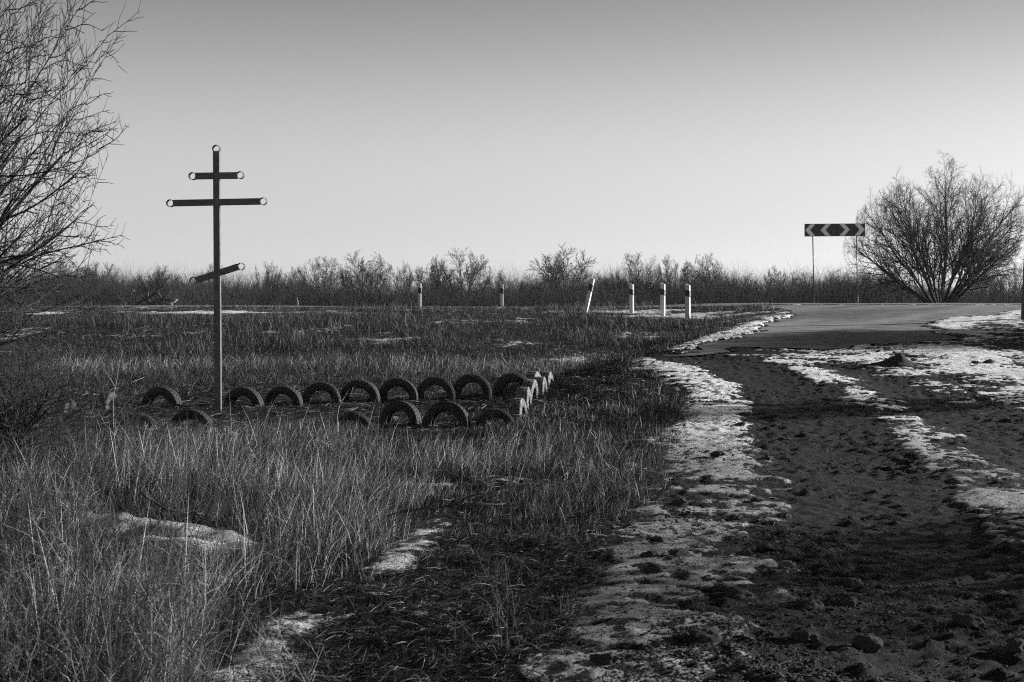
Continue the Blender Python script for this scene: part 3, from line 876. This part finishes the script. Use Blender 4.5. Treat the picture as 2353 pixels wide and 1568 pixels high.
# ------------------------------------------------------------------ chevron sign
YS = 61.0
def sg(zx, zy): return at_y((1950 + zx / 3.564) * .91914, (360 + zy / 3.564) * .91914, YS)
p = sg(488, 768)
gz = float(G(np.array([p[0]]), np.array([YS]))[0])
root = empty('chevron_sign', (p[0], YS, gz))
tag(root, 'wide dark chevron board with four pale arrows on two thin steel posts', 'road sign')
mm = 1 / 3.564 * .91914 / F * YS
def sp(zx, zy): return ((zx - 488) * mm, (p[2] - gz) - (zy - 768) * mm)
bp_ = [sp(220, 715.5), sp(756, 711.5), sp(757, 819.5), sp(221, 823.5)]
brd = MB().prism(bp_, -.012, .012).build('board', M_red, root)
fr = MB()
for a, b in zip(bp_, bp_[1:] + bp_[:1]):
    fr.tube([(a[0], -.004, a[1]), (b[0], -.004, b[1])], .013, 6)
fr.build('border', M_galv, brd)
for pts in ([(271, 717), (313, 716), (268, 769), (314, 819), (268, 820), (226, 769)], [(407, 716), (453, 715), (404, 768), (450, 818), (406, 819), (360, 769)],
            [(527, 714.5), (575, 714), (621, 765.5), (574, 817), (528, 817.5), (578, 766)], [(662, 713.5), (709, 713), (754, 764.5), (708, 816), (663, 816.5), (709, 765)]):
    MB().prism([sp(*q_) for q_ in pts], -.0165, -.0125).build('chevron', M_chev, brd)
for (xa, xb) in ((292, 311), (684, 697)):
    t_, b_ = sp(xa, 735), sp(xb, 1430)
    m_ = sp(xa + (xb - xa) * .86, 1330)
    pm = MB(); pm.tube([(t_[0], .035, t_[1]), (b_[0], .035, b_[1] - .3)], .024, 12).build('post', M_galv, root, True)
    MB().tube([(m_[0], .035, m_[1]), (b_[0], .035, b_[1] - .3)], .032, 12).build('sleeve', M_galv, pm.build('post_clamp', M_galv, root) if False else root, True)

# ------------------------------------------------------------------ post at the right edge
x, y, z = at_y(2349, 745, 40.5)
root = empty('dark_post', (x + .085, y, float(G(np.array([x]), np.array([y]))[0])))
tag(root, 'dark leaning post at the far right edge of the junction', 'post')
hgt = at_y(2352, 557, 40.5)[2] - root.location.z
MB().add([(-.11, -.1, -.3), (.11, -.1, -.3), (.11, .1, -.3), (-.11, .1, -.3), (-.02, -.085, hgt), (.18, -.085, hgt), (.18, .085, hgt), (-.02, .085, hgt)],
         [(0, 3, 2, 1), (4, 5, 6, 7), (0, 1, 5, 4), (1, 2, 6, 5), (2, 3, 7, 6), (3, 0, 4, 7)]).build('shaft', M_post, root, bevel=.01)
MB().add([(-.04, -.105, hgt - .002), (.20, -.105, hgt - .002), (.20, .105, hgt - .002), (-.04, .105, hgt - .002), (0, -.06, hgt + .06), (.16, -.06, hgt + .06), (.16, .06, hgt + .06), (0, .06, hgt + .06)],
         [(0, 3, 2, 1), (4, 5, 6, 7), (0, 1, 5, 4), (1, 2, 6, 5), (2, 3, 7, 6), (3, 0, 4, 7)]).build('cap', M_post, root)

# ------------------------------------------------------------------ branches
class Tubes:
    def __init__(s): s.d = {}
    def add(s, pts, rad, k): s.d.setdefault((len(pts), k), []).append((pts, rad))
    def mesh(s, name):
        VV, LL, off = [], [], 0
        for (n, k), items in s.d.items():
            P = np.array([i[0] for i in items]); Rr = np.array([i[1] for i in items])
            T = np.empty_like(P); T[:, 1:-1] = P[:, 2:] - P[:, :-2]; T[:, 0] = P[:, 1] - P[:, 0]; T[:, -1] = P[:, -1] - P[:, -2]
            T /= np.linalg.norm(T, axis=2, keepdims=True) + 1e-9
            ref = np.where(np.abs(T[..., 2:3]) < .9, np.array([0, 0, 1.0]), np.array([1.0, 0, 0]))
            A = np.cross(T, ref); A /= np.linalg.norm(A, axis=2, keepdims=True) + 1e-9
            B = np.cross(T, A)
            ang = 2 * np.pi * np.arange(k) / k
            V = P[:, :, None, :] + Rr[:, :, None, None] * (A[:, :, None, :] * np.cos(ang)[None, None, :, None] + B[:, :, None, :] * np.sin(ang)[None, None, :, None])
            N = len(P)
            ii = np.arange(n - 1)[:, None] * k; jj = np.arange(k)[None]; j2 = (jj + 1) % k
            q_ = np.stack([ii + jj, ii + j2, ii + k + j2, ii + k + jj], -1).reshape(-1, 4)
            L_ = (q_[None] + (np.arange(N) * n * k)[:, None, None]) + off
            VV.append(V.reshape(-1, 3)); LL.append(L_.reshape(-1)); off += N * n * k
        V = np.concatenate(VV); L_ = np.concatenate(LL)
        return mesh_np(name, V, L_, np.full(len(L_) // 4, 4), True)

def nrm(v): return v / (np.linalg.norm(v) + 1e-9)
def grow(T, r, p, d, length, r0, lvl, cfg):
    """One limb and everything it carries. T[0] trunk tubes, T[1] crown tubes."""
    c = cfg[lvl]
    n = c['n']
    pts = [np.array(p, float)]; d = nrm(np.array(d, float))
    step = length / (n - 1)
    dirs = [d]
    for i in range(n - 1):
        d = nrm(d + r.normal(0, c['wig'], 3) + np.array([0, 0, c['up']]))
        pts.append(pts[-1] + d * step); dirs.append(d)
    r1 = r0 * c['tip']
    rad = [r0 + (r1 - r0) * i / (n - 1) for i in range(n)]
    T[0 if c['trunk'] else 1].add(pts, rad, c['k'])
    if lvl + 1 >= len(cfg): return
    nc = max(1, int(round(c['ch'] * r.uniform(.75, 1.25))))
    a0 = r.uniform(0, 6.28)
    for j in range(nc):
        f = c['f0'] + (1 - c['f0']) * ((j + r.uniform(0, 1)) / nc)
        i = min(int(f * (n - 1)), n - 2); u = f * (n - 1) - i
        q_ = pts[i] * (1 - u) + pts[i + 1] * u
        dd = dirs[i + 1]
        a0 += 2.4 + r.normal(0, .5)
        s1 = nrm(np.cross(dd, [0.3, .2, 1] if abs(dd[2]) < .9 else [1, 0, .2])); s2 = np.cross(dd, s1)
        an = R(r.uniform(*c['ang']))
        cd = dd * math.cos(an) + (s1 * math.cos(a0) + s2 * math.sin(a0)) * math.sin(an)
        cl = length * r.uniform(*c['lr']) * (1.08 - c.get('fall', .45) * f)
        rr_ = min((r0 + (r1 - r0) * f) * c['rr'], r0 * .8)
        grow(T, r, q_, cd, cl, max(rr_, cfg[lvl + 1]['rmin']), lvl + 1, cfg)

def fan_bush(seed, stems, height, spread, r0, cfg, bias=(0, 0), az=None, dome=None):
    r = np.random.default_rng(seed); T = [Tubes(), Tubes()]
    for i in range(stems):
        a = 2.4 * i + r.uniform(-.4, .4)
        if az is not None: a = az + (((2.4 * i) % 6.283) / 6.283 - .5) * 3.4
        inc = spread * math.sqrt((i + .5) / stems)
        d = np.array([math.cos(a) * math.sin(inc) + bias[0], math.sin(a) * math.sin(inc) + bias[1], math.cos(inc)])
        b = np.array([math.cos(a), math.sin(a), 0]) * .22 * math.sqrt((i + .5) / stems) * height / 6
        ln_ = height * (1.0 - .12 * (inc / spread)) * r.uniform(.84, 1.0) * .8
        grow(T, r, b - d * .12, d, ln_, r0 * r.uniform(.6, 1.1), 0, cfg)
    me = T[0].mesh('trunk'), T[1].mesh('crown')
    if dome:                                              # the crown rounds off instead of spiking out
        cz_, rx_, rz_ = dome
        for m_ in me:
            co = np.empty(len(m_.vertices) * 3, np.float32); m_.vertices.foreach_get('co', co); co = co.reshape(-1, 3)
            q_ = (co - np.array([0, 0, cz_])) / np.array([rx_, rx_, rz_])
            q_[:, 2] = np.where(q_[:, 2] < 0, q_[:, 2] * .5, q_[:, 2])
            l_ = np.linalg.norm(q_, axis=1)
            l_ = l_ * (1 + .16 * (vnoise(np.arctan2(q_[:, 1], q_[:, 0]) * 1.6 + 9, q_[:, 2] * 2.2 + 5, seed) - .5))
            f_ = np.where(l_ > .7, (.7 + .34 * (1 - np.exp(-(l_ - .7) / .34))) / np.maximum(l_, 1e-6), 1.0)
            co = np.stack([co[:, 0] * f_, co[:, 1] * f_, np.where(co[:, 2] > cz_, cz_ + (co[:, 2] - cz_) * f_, co[:, 2])], 1)
            m_.vertices.foreach_set('co', np.ascontiguousarray(co, np.float32).ravel()); m_.update()
    return me

CFG_BUSH = [dict(n=9, wig=.055, up=-.012, tip=.22, k=6, trunk=1, ch=15, f0=.26, ang=(18, 44), lr=(.32, .66), rr=.60, rmin=0),
            dict(n=7, wig=.10, up=.02, tip=.30, k=5, trunk=0, ch=9, f0=.12, ang=(20, 50), lr=(.28, .58), rr=.6, rmin=.009),
            dict(n=5, wig=.13, up=.015, tip=.5, k=3, trunk=0, ch=8, f0=.15, ang=(22, 55), lr=(.28, .58), rr=.65, rmin=.0065),
            dict(n=4, wig=.16, up=.0, tip=.6, k=3, trunk=0, ch=0, f0=.2, ang=(20, 50), lr=(.3, .6), rr=.7, rmin=.0052)]

def add_tree(name, me, loc, scale, rz, label, cat, group=None):
    root = empty(name, loc, rz); root.scale = scale if hasattr(scale, '__len__') else (scale,) * 3
    o1 = obj('trunk', me[0], None, root); o2 = obj('crown', me[1], None, root)
    tag(root, label, cat, group)
    return root
def setm(me, a, b):
    me[0].materials.append(a); me[1].materials.append(b); return me

# the wide shrub behind the sign
bush = setm(fan_bush(5, 21, 7.6, R(60), .085, CFG_BUSH, dome=(2.4, 4.5, 4.4)), M_bark, M_twig)
x, y, z = at_y(2160, 697, 67.0)
add_tree('bare_shrub', bush, (x, y, H(x, y) - .05), (1.0, 1.0, 1.16), .4, 'big spreading leafless shrub fanning out behind the chevron sign', 'shrub')

# the tree reaching in at the left edge
CFG_LEFT = [dict(n=10, wig=.07, up=.03, tip=.20, k=7, trunk=1, ch=13, f0=.16, ang=(18, 45), lr=(.32, .6), rr=.55, rmin=0),
            dict(n=8, wig=.09, up=.035, tip=.28, k=5, trunk=0, ch=9, f0=.12, ang=(22, 50), lr=(.28, .55), rr=.6, rmin=.006),
            dict(n=6, wig=.12, up=.03, tip=.4, k=4, trunk=0, ch=6, f0=.15, ang=(25, 55), lr=(.25, .5), rr=.65, rmin=.0046),
            dict(n=4, wig=.15, up=.03, tip=.5, k=3, trunk=0, ch=0, f0=.2, ang=(20, 50), lr=(.3, .6), rr=.7, rmin=.0036)]
ltree = setm(fan_bush(11, 46, 6.6, R(74), .058, CFG_LEFT, az=0.0), M_bark, M_twig)
x, y = -6.7, 12.0
add_tree('leafless_tree', ltree, (x, y, float(H(x, y)) - .05), (.72, .72, 1.12), 0.0, 'dark leafless tree reaching in over the grass from the left edge', 'tree')

# dry weeds and brambles: dense undergrowth, one mass
CFG_WEED = [dict(n=5, wig=.12, up=.02, tip=.5, k=3, trunk=1, ch=5, f0=.25, ang=(25, 60), lr=(.25, .6), rr=.75, rmin=0),
            dict(n=4, wig=.16, up=.0, tip=.5, k=3, trunk=1, ch=4, f0=.2, ang=(30, 65), lr=(.3, .6), rr=.75, rmin=.0012),
            dict(n=3, wig=.18, up=.0, tip=.6, k=3, trunk=1, ch=0, f0=.2, ang=(30, 60), lr=(.3, .6), rr=.7, rmin=.001)]
def weed_mesh(seed, stems, height, spread):
    r = np.random.default_rng(seed); T = [Tubes(), Tubes()]
    for i in range(stems):
        a = r.uniform(0, 6.28); inc = abs(r.normal(0, spread))
        grow(T, r, (r.normal(0, .05), r.normal(0, .05), -.03), (math.cos(a) * math.sin(inc), math.sin(a) * math.sin(inc), math.cos(inc)), height * r.uniform(.6, 1.1), .0026, 0, CFG_WEED)
    return T[0].mesh('weed')
def raw(me):
    co = np.empty(len(me.vertices) * 3, np.float32); me.vertices.foreach_get('co', co)
    lo_ = np.empty(len(me.loops), np.int32); me.loops.foreach_get('vertex_index', lo_)
    return co.reshape(-1, 3), lo_
weeds = [weed_mesh(60 + i, 4 + i % 3, (.55, .45, .7, .38, .6)[i], (.35, .6, .3, .8, .5)[i]) for i in range(5)]
wraw = [raw(m_) for m_ in weeds]
x, y = scatter(5200, 5.6, 33, 1.2)
hgt_, wgt_ = tall(x, y)
lf = sstep(-.12, -.30, x / y)                       # brambles thicken towards the left
pr_ = grass_mask(x, y) * (1 - .9 * clear(x, y)) * (.05 + .60 * lf) * np.where((y > 14.5) & (y < 25.5), np.where(x / y < -.265, .9, .15), 1)
k = rng.random(len(x)) < pr_ * .75
parts = []
for x_, y_ in zip(x[k], y[k]):
    v_, l_ = wraw[rng.integers(0, 5)]
    a_ = rng.random() * 6.283; sc_ = rng.uniform(.3, .8) * (1 + .35 * (x_ / y_ < -.22)) * (.6 if y_ > 15 and x_ / y_ > -.2 else 1)
    ca, sa = math.cos(a_) * sc_, math.sin(a_) * sc_
    tx, ty = rng.normal(0, .3, 2)
    vv = np.stack([v_[:, 0] * ca - v_[:, 1] * sa + tx * v_[:, 2] * sc_, v_[:, 0] * sa + v_[:, 1] * ca + ty * v_[:, 2] * sc_, v_[:, 2] * sc_], 1)
    vv += np.array([x_, y_, float(G(np.array([x_]), np.array([y_]))[0])])
    parts.append((vv, l_, np.full(len(l_) // 4, 4), np.full(len(vv), rng.choice([.015, .035, .08, .28], p=[.42, .32, .14, .12]))))
V, L, Sz, A = join(parts)
o = obj('undergrowth', mesh_np('undergrowth', V, L, Sz, False, {'grey': A}), M_grass)
tag(o, 'tangle of dry weeds and bramble twigs through the grass', 'undergrowth', kind='stuff')

# unseen shrubs added right of the view only to shadow the track
CFG_SH = [dict(n=7, wig=.09, up=.02, tip=.25, k=5, trunk=1, ch=10, f0=.2, ang=(20, 45), lr=(.32, .6), rr=.6, rmin=0),
          dict(n=5, wig=.12, up=.02, tip=.35, k=4, trunk=0, ch=9, f0=.15, ang=(22, 50), lr=(.28, .55), rr=.6, rmin=.008),
          dict(n=4, wig=.15, up=.0, tip=.5, k=3, trunk=0, ch=0, f0=.15, ang=(22, 55), lr=(.25, .55), rr=.65, rmin=.006)]
sh = setm(fan_bush(21, 30, 3.6, R(50), .05, CFG_SH), M_bark, M_twig)
for (x, y, s_, rz) in ((15.4, 34.6, .80, 0), (16.4, 36.2, .95, 2), (16.4, 34.6, 1.0, 1.1), (16.0, 36.8, 1.0, 4), (16.0, 33.2, .85, 5), (16.8, 33.8, 1.1, 2.6), (18.0, 36.2, 1.25, .5), (15.6, 35.9, .8, 1.9), (10.2, 11.6, 1.0, .7)):
    add_tree('shadow_shrub', sh, (x, y, float(H(x, y)) - .03), s_, rz, 'bare shrub added out of view to cast shadow on the dirt track', 'shrub', 'unseen shadow casters right of the dirt track')

SHADOW_TREES = [(13.4, 22.6, .75, .3)]
for (px, py, sc_, rz, lab) in ((20, 1030, (.50, .50, .36), 1.0, 'low dark bramble bush at the left edge, nearest to the tall straw'), (40, 925, (.46, .46, .32), 2.4, 'low dark bramble bush just behind the leftmost edge-on tyres'),
                               (-60, 900, (.7, .7, .42), 4.0, 'dark bramble thicket under the leafless tree at the left edge')):
    x, y = at(px, py)
    add_tree('bramble_bush', sh, (x, y, float(H(x, y)) - .03), sc_, rz, lab, 'bush', 'dark bramble bushes at the left edge')

# ------------------------------------------------------------------ dead branches and single weeds
def stick(name, label, cat, mtl, yy, lines, r0=.006, group=None, sink=True, k=6):
    mb = MB()
    for li, ln_ in enumerate(lines):
        pts = [Vector(at_y(px, py, yy + .12 * math.sin(3.1 * i + li))) for i, (px, py) in enumerate(ln_)]
        fine = []
        for i in range(len(pts) - 1):
            for t in (0, .33, .66):
                p_ = pts[i].lerp(pts[i + 1], t); w_ = r0 * .8
                fine.append(p_ + Vector((rr.uniform(-w_, w_), rr.uniform(-w_, w_), rr.uniform(-w_, w_))))
        fine.append(pts[-1])
        n_ = len(fine); f_ = 1.0 if li == 0 else .6
        mb.tube(fine, [r0 * f_ * (1 - .65 * i / (n_ - 1)) for i in range(n_)], k)
    o = mb.build(name, mtl, None, True)
    return tag(o, label, cat, group)
M_pale = mat('pale_dry_stem', .26, .6, .3, 30, .2, 60)
M_dead = mat('dark_dead_branch', .05, .8, .4, 25, .3, 60)
stick('sapling', 'single pale leafless sapling stem standing left of the tyres', 'sapling', M_pale, 13.4,
      [[(275, 1140), (262, 1007), (259, 928), (270, 860), (281, 806)], [(259, 928), (300, 880), (330, 868)], [(264, 890), (240, 850), (228, 838)], [(261, 970), (290, 925), (318, 900)], [(262, 1000), (236, 968), (225, 940)]], .0052)
stick('fallen_branch', 'long crooked branch lying across the grass with a pale broken end', 'branch', M_dead, 10.6,
      [[(890, 1191), (932, 1176), (981, 1169), (1034, 1160), (1087, 1140), (1150, 1128)], [(1034, 1160), (1100, 1163), (1160, 1158)], [(981, 1169), (1010, 1150), (1042, 1146)]], .013)
stick('fallen_branch', 'dark knotty twig slanting down before the left snow patch', 'branch', M_dead, 9.2,
      [[(324, 1133), (368, 1165), (422, 1181), (479, 1197), (547, 1214)], [(368, 1165), (362, 1190), (366, 1212)], [(422, 1181), (450, 1178), (470, 1183)]], .010)
stick('dry_stalk', 'pale dry stem arching over the hollow above the lower snow slab', 'stem', M_pale, 8.4,
      [[(170, 1340), (219, 1312), (263, 1295), (304, 1290), (345, 1298), (372, 1312)]], .007)
stick('dry_stalk', 'pale snapped stick lying level at the bottom left corner', 'stem', M_pale, 6.75,
      [[(48, 1541), (98, 1542), (135, 1550), (168, 1556)], [(84, 1542), (80, 1575)], [(120, 1547), (116, 1580)]], .0065)
stick('dry_weed', 'pale forked weed standing before the left end of the front tyre arches', 'weed', M_pale, 17.2,
      [[(772, 990), (778, 940), (784, 925), (793, 910), (802, 897)], [(776, 960), (800, 946), (823, 936)], [(784, 925), (776, 908), (774, 895)], [(793, 910), (808, 902), (812, 890)]], .0085)
stick('dry_weed', 'forked pale weed standing behind the right end of the back row of tyres', 'weed', M_pale, 26.6,
      [[(1146, 880), (1150, 862), (1158, 848), (1171, 832)], [(1171, 832), (1184, 840), (1196, 851)], [(1171, 832), (1172, 818)]], .010)
stick('dry_weed', 'thin bent weed alone beside the snowy footpath in the grass', 'weed', M_pale, 9.6,
      [[(860, 1330), (872, 1302), (893, 1284), (925, 1275)], [(872, 1302), (905, 1296)]], .006)
stick('brush_pile', 'heap of dead crooked branches dumped below the thicket on the left', 'brush pile', M_dead, 82.0,
      [[(300, 706), (335, 690), (360, 672), (380, 650), (392, 632)], [(350, 705), (322, 680), (308, 672), (303, 664)], [(375, 706), (362, 660), (372, 640), (381, 622)], [(330, 706), (370, 684), (395, 690), (412, 700)],
       [(345, 706), (340, 672), (345, 655)], [(290, 706), (275, 688), (268, 678)], [(360, 706), (392, 672), (400, 652)], [(310, 706), (355, 694), (405, 688)], [(320, 706), (350, 698), (420, 704)]], .10)
stick('pale_log', 'short white cut log sticking out of the brush pile', 'log', M_white, 80.5, [[(391, 699), (398, 694), (407, 688)]], .09, k=8)
stick('short_stake', 'thin pale stake at the foot of the thicket right of the cross', 'stake', M_pale, 84.0, [[(684, 706), (684, 695), (683, 684)]], .06)
stick('white_scrap', 'small white scrap lying by the road behind the leaning post', 'scrap', M_white, 63.5, [[(1452, 699), (1458, 697), (1463, 698)], [(1457, 699), (1461, 695)]], .05)

# ------------------------------------------------------------------ far trees and thicket
CFG_ROUND = [dict(n=6, wig=.05, up=.02, tip=.45, k=5, trunk=1, ch=11, f0=.35, ang=(22, 58), lr=(.55, .85), rr=.6, rmin=0, fall=.35),
             dict(n=6, wig=.12, up=.05, tip=.3, k=4, trunk=1, ch=9, f0=.2, ang=(22, 48), lr=(.35, .6), rr=.6, rmin=.02),
             dict(n=4, wig=.14, up=.03, tip=.5, k=3, trunk=0, ch=11, f0=.15, ang=(22, 50), lr=(.35, .6), rr=.6, rmin=.016),
             dict(n=3, wig=.16, up=.02, tip=.6, k=3, trunk=0, ch=0, f0=.2, ang=(20, 50), lr=(.3, .6), rr=.7, rmin=.011)]
CFG_FAR = [dict(n=6, wig=.06, up=.02, tip=.3, k=4, trunk=1, ch=13, f0=.2, ang=(18, 42), lr=(.32, .6), rr=.6, rmin=0),
           dict(n=5, wig=.12, up=.03, tip=.4, k=3, trunk=0, ch=10, f0=.15, ang=(20, 48), lr=(.3, .55), rr=.6, rmin=.022),
           dict(n=3, wig=.15, up=.02, tip=.5, k=3, trunk=0, ch=7, f0=.15, ang=(22, 50), lr=(.3, .55), rr=.65, rmin=.013),
           dict(n=3, wig=.15, up=.0, tip=.5, k=3, trunk=0, ch=0, f0=.15, ang=(22, 50), lr=(.3, .55), rr=.65, rmin=.010)]
CFG_CROWN = [dict(n=7, wig=.07, up=.005, tip=.28, k=4, trunk=1, ch=13, f0=.24, ang=(18, 42), lr=(.30, .55), rr=.55, rmin=0),
             dict(n=5, wig=.11, up=.0, tip=.4, k=3, trunk=0, ch=9, f0=.12, ang=(20, 46), lr=(.30, .55), rr=.6, rmin=.013),
             dict(n=4, wig=.13, up=.0, tip=.5, k=3, trunk=0, ch=7, f0=.12, ang=(20, 48), lr=(.30, .55), rr=.65, rmin=.0115),
             dict(n=3, wig=.14, up=.0, tip=.5, k=3, trunk=0, ch=0, f0=.15, ang=(22, 50), lr=(.3, .55), rr=.65, rmin=.0095)]
def round_tree(seed, height):
    r = np.random.default_rng(seed); T = [Tubes(), Tubes()]
    grow(T, r, (0, 0, -.2), (r.normal(0, .06), r.normal(0, .06), 1), height * .52, height * .021, 0, CFG_ROUND)
    return T[0].mesh('trunk'), T[1].mesh('crown')
protos = {'round': setm(fan_bush(31, 14, 6.6, R(62), .05, CFG_CROWN, dome=(3.2, 3.0, 2.5)), M_bark, M_twig), 'round2': setm(fan_bush(36, 12, 6.6, R(58), .055, CFG_CROWN, dome=(3.4, 2.7, 2.3)), M_bark, M_twig),
          'fan': setm(fan_bush(41, 15, 6.6, R(54), .045, CFG_CROWN, dome=(3.0, 2.9, 2.8)), M_bark, M_twig), 'fan2': setm(fan_bush(43, 9, 6, R(50), .038, CFG_FAR), M_bark, M_twig),
          'thin': setm(fan_bush(47, 5, 6, R(30), .036, CFG_FAR), M_bark, M_twig)}
ph = {}
for k_, me in protos.items():
    co = np.empty(len(me[1].vertices) * 3, np.float32); me[1].vertices.foreach_get('co', co); co = co.reshape(-1, 3)
    ph[k_] = (np.percentile(co[:, 2], 99.7), np.percentile(np.abs(co[:, 0]), 98) * 2)
FT = [  # px, top py, width px, kind, distance, label
    (150, 612, 120, 'fan', 150, 'wide feathery bare tree on the skyline behind the leafless tree branches'),
    (232, 618, 78, 'round', 150, 'round-headed bare tree standing clear left of the brush pile'),
    (318, 640, 40, 'thin', 160, 'small thin bare tree between the round-headed tree and the brush pile'),
    (372, 626, 75, 'fan2', 118, 'dark bristling bush with upright spikes over the brush pile'),
    (440, 640, 60, 'round2', 155, 'low bare tree just left of the cross post at the skyline'),
    (488, 622, 46, 'round', 165, 'small tufted treetop behind the lower arm of the cross'),
    (610, 617, 60, 'round2', 160, 'lacy bare tree first right of the cross, rising from low scrub'),
    (660, 628, 60, 'fan', 150, 'bushy bare treetop between the lacy tree and the dense pair'),
    (735, 608, 95, 'round', 155, 'broad pale bare tree left of the tall dark bush'),
    (838, 598, 105, 'fan', 128, 'tall dark vase-shaped bush, the tallest between cross and guide posts'),
    (930, 618, 46, 'thin', 160, 'slender pale tree directly left of the leftmost guide post'),
    (998, 610, 80, 'fan2', 132, 'dark bush leaning against the big round crown near the leftmost guide post'),
    (1062, 592, 108, 'round2', 128, 'big round-crowned tree with clear trunk between the two thin guide posts'),
    (1150, 632, 48, 'thin', 140, 'sparse little tree with a few clinging leaves above the thin guide post'),
    (1225, 640, 60, 'fan', 150, 'low hazy bush between the sparse little tree and the pale tall one'),
    (1290, 588, 122, 'thin', 122, 'tall open pale tree just left of the leaning guide post'),
    (1390, 640, 70, 'fan2', 140, 'low dark bush right behind the leaning guide post'),
    (1468, 600, 84, 'round', 140, 'bare tree rising behind the upright post next to the leaning one'),
    (1543, 604, 64, 'round2', 165, 'faint hazy tree between the two taller dark ones near the white posts'),
    (1614, 602, 88, 'fan', 142, 'dark bare tree rising behind the rightmost white guide post'),
    (1700, 640, 64, 'fan2', 150, 'low bush in the gap left of the chevron sign'),
    (1785, 626, 60, 'thin', 150, 'wispy bush left of the chevron sign with a few clinging leaves'),
    (1850, 638, 50, 'round', 160, 'low treetop seen under the chevron board at its near post'),
    (1920, 634, 70, 'fan', 150, 'hazy bush seen between the two posts of the chevron sign'),
    (2010, 630, 70, 'fan2', 150, 'bush behind the low left branches of the spreading shrub'),
    (2260, 626, 80, 'fan', 150, 'hazy bush behind the right side of the spreading shrub'),
    (2325, 618, 76, 'round', 150, 'bare tree on the skyline next to the dark leaning post'),
]
r2 = random.Random(9)
for (px, top, wpx, kind, dist, lab) in FT:
    x, y, zt = at_y(px, top, dist)
    gz = float(H(x, y))
    hs = 1.16 * (zt - gz) / ph[kind][0]; ws = 1.25 * wpx / F * dist / ph[kind][1]
    ws = min(max(ws, hs * .6), hs * 1.7)
    add_tree('bare_tree', protos[kind], (x, y, gz), (ws, ws, hs), r2.uniform(0, 6.28), lab, 'tree', 'bare trees along the horizon')

for (x, y, s_, rz) in SHADOW_TREES:  # unseen tree, added to throw shadow stripes across the track
    add_tree('shadow_tree', protos['thin'], (x, y, float(H(x, y))), (s_ * .6, s_ * .6, s_), rz, 'young bare tree added out of view to cast shadow on the dirt track', 'tree', 'unseen shadow casters right of the dirt track')

# thicket: one far mass of brush
nb_ = 3800
bx = rng.uniform(-95, 100, nb_); by = rng.uniform(112, 175, nb_) + 6 * np.sin(bx * .1)
bh = (1.25 + 1.9 * sstep(.32, .74, fbm(bx, by * .3, .16, 3, 201)) + .5 * rng.random(nb_)) * (.92 + .5 * sstep(112, 175, by))
ns = 40
cx, cy, hh = np.repeat(bx, ns), np.repeat(by, ns), np.repeat(bh, ns); n = len(cx)
inc = np.abs(rng.normal(0, .42, n)); ya = rng.random(n) * 6.283
d = np.stack([np.cos(ya) * np.sin(inc), np.sin(ya) * np.sin(inc), np.cos(inc)], 1)
ln = hh * rng.uniform(.55, 1.02, n) * (1.08 - .22 * np.minimum(inc, 1.4))
base_ = np.stack([cx + rng.normal(0, .75, n), cy + rng.normal(0, .75, n), H(cx, cy) - .1], 1)
bend = np.stack([rng.normal(0, .15, n), rng.normal(0, .15, n), rng.normal(.02, .08, n)], 1)
P1 = ribbons(base_, d, ln, rng.uniform(.016, .032, n), bend, rng.uniform(.025, .06, n))
m = 5
u = rng.uniform(.35, 1.0, n * m)
b2 = np.repeat(base_, m, 0) + np.repeat(d, m, 0) * (np.repeat(ln, m) * u)[:, None] + np.repeat(bend, m, 0) * (np.repeat(ln, m) * u * u)[:, None]
d2 = np.repeat(d, m, 0) + rng.normal(0, .45, (n * m, 3)); d2 /= np.linalg.norm(d2, axis=1, keepdims=True)
P2 = ribbons(b2, d2, np.repeat(ln, m) * rng.uniform(.12, .36, n * m), rng.uniform(.008, .015, n * m), rng.normal(0, .12, (n * m, 3)), rng.uniform(.03, .07, n * m), (0, .5, 1.0))
V, L, Sz, A = join([P1, P2])
o = obj('thicket', mesh_np('thicket', V, L, Sz, False, {'grey': A}), M_far)
tag(o, 'low dark leafless thicket stretching along the whole horizon', 'thicket', kind='stuff')

# ------------------------------------------------------------------ air
hz = MB(); hz.box((0, 140, 8), (900, 640, 22))
haze = hz.build('haze', None)
haze.location.z = -1.0
hm = bpy.data.materials.new('haze_air'); hm.use_nodes = True
hn = hm.node_tree.nodes; hn.clear()
ho = hn.new('ShaderNodeOutputMaterial'); hv = hn.new('ShaderNodeVolumePrincipled')
hv.inputs['Color'].default_value = (.9, .9, .9, 1); hv.inputs['Density'].default_value = .00012; hv.inputs['Anisotropy'].default_value = .2
hm.node_tree.links.new(hv.outputs[0], ho.inputs['Volume'])
haze.data.materials.append(hm)
tag(haze, kind="stuff")
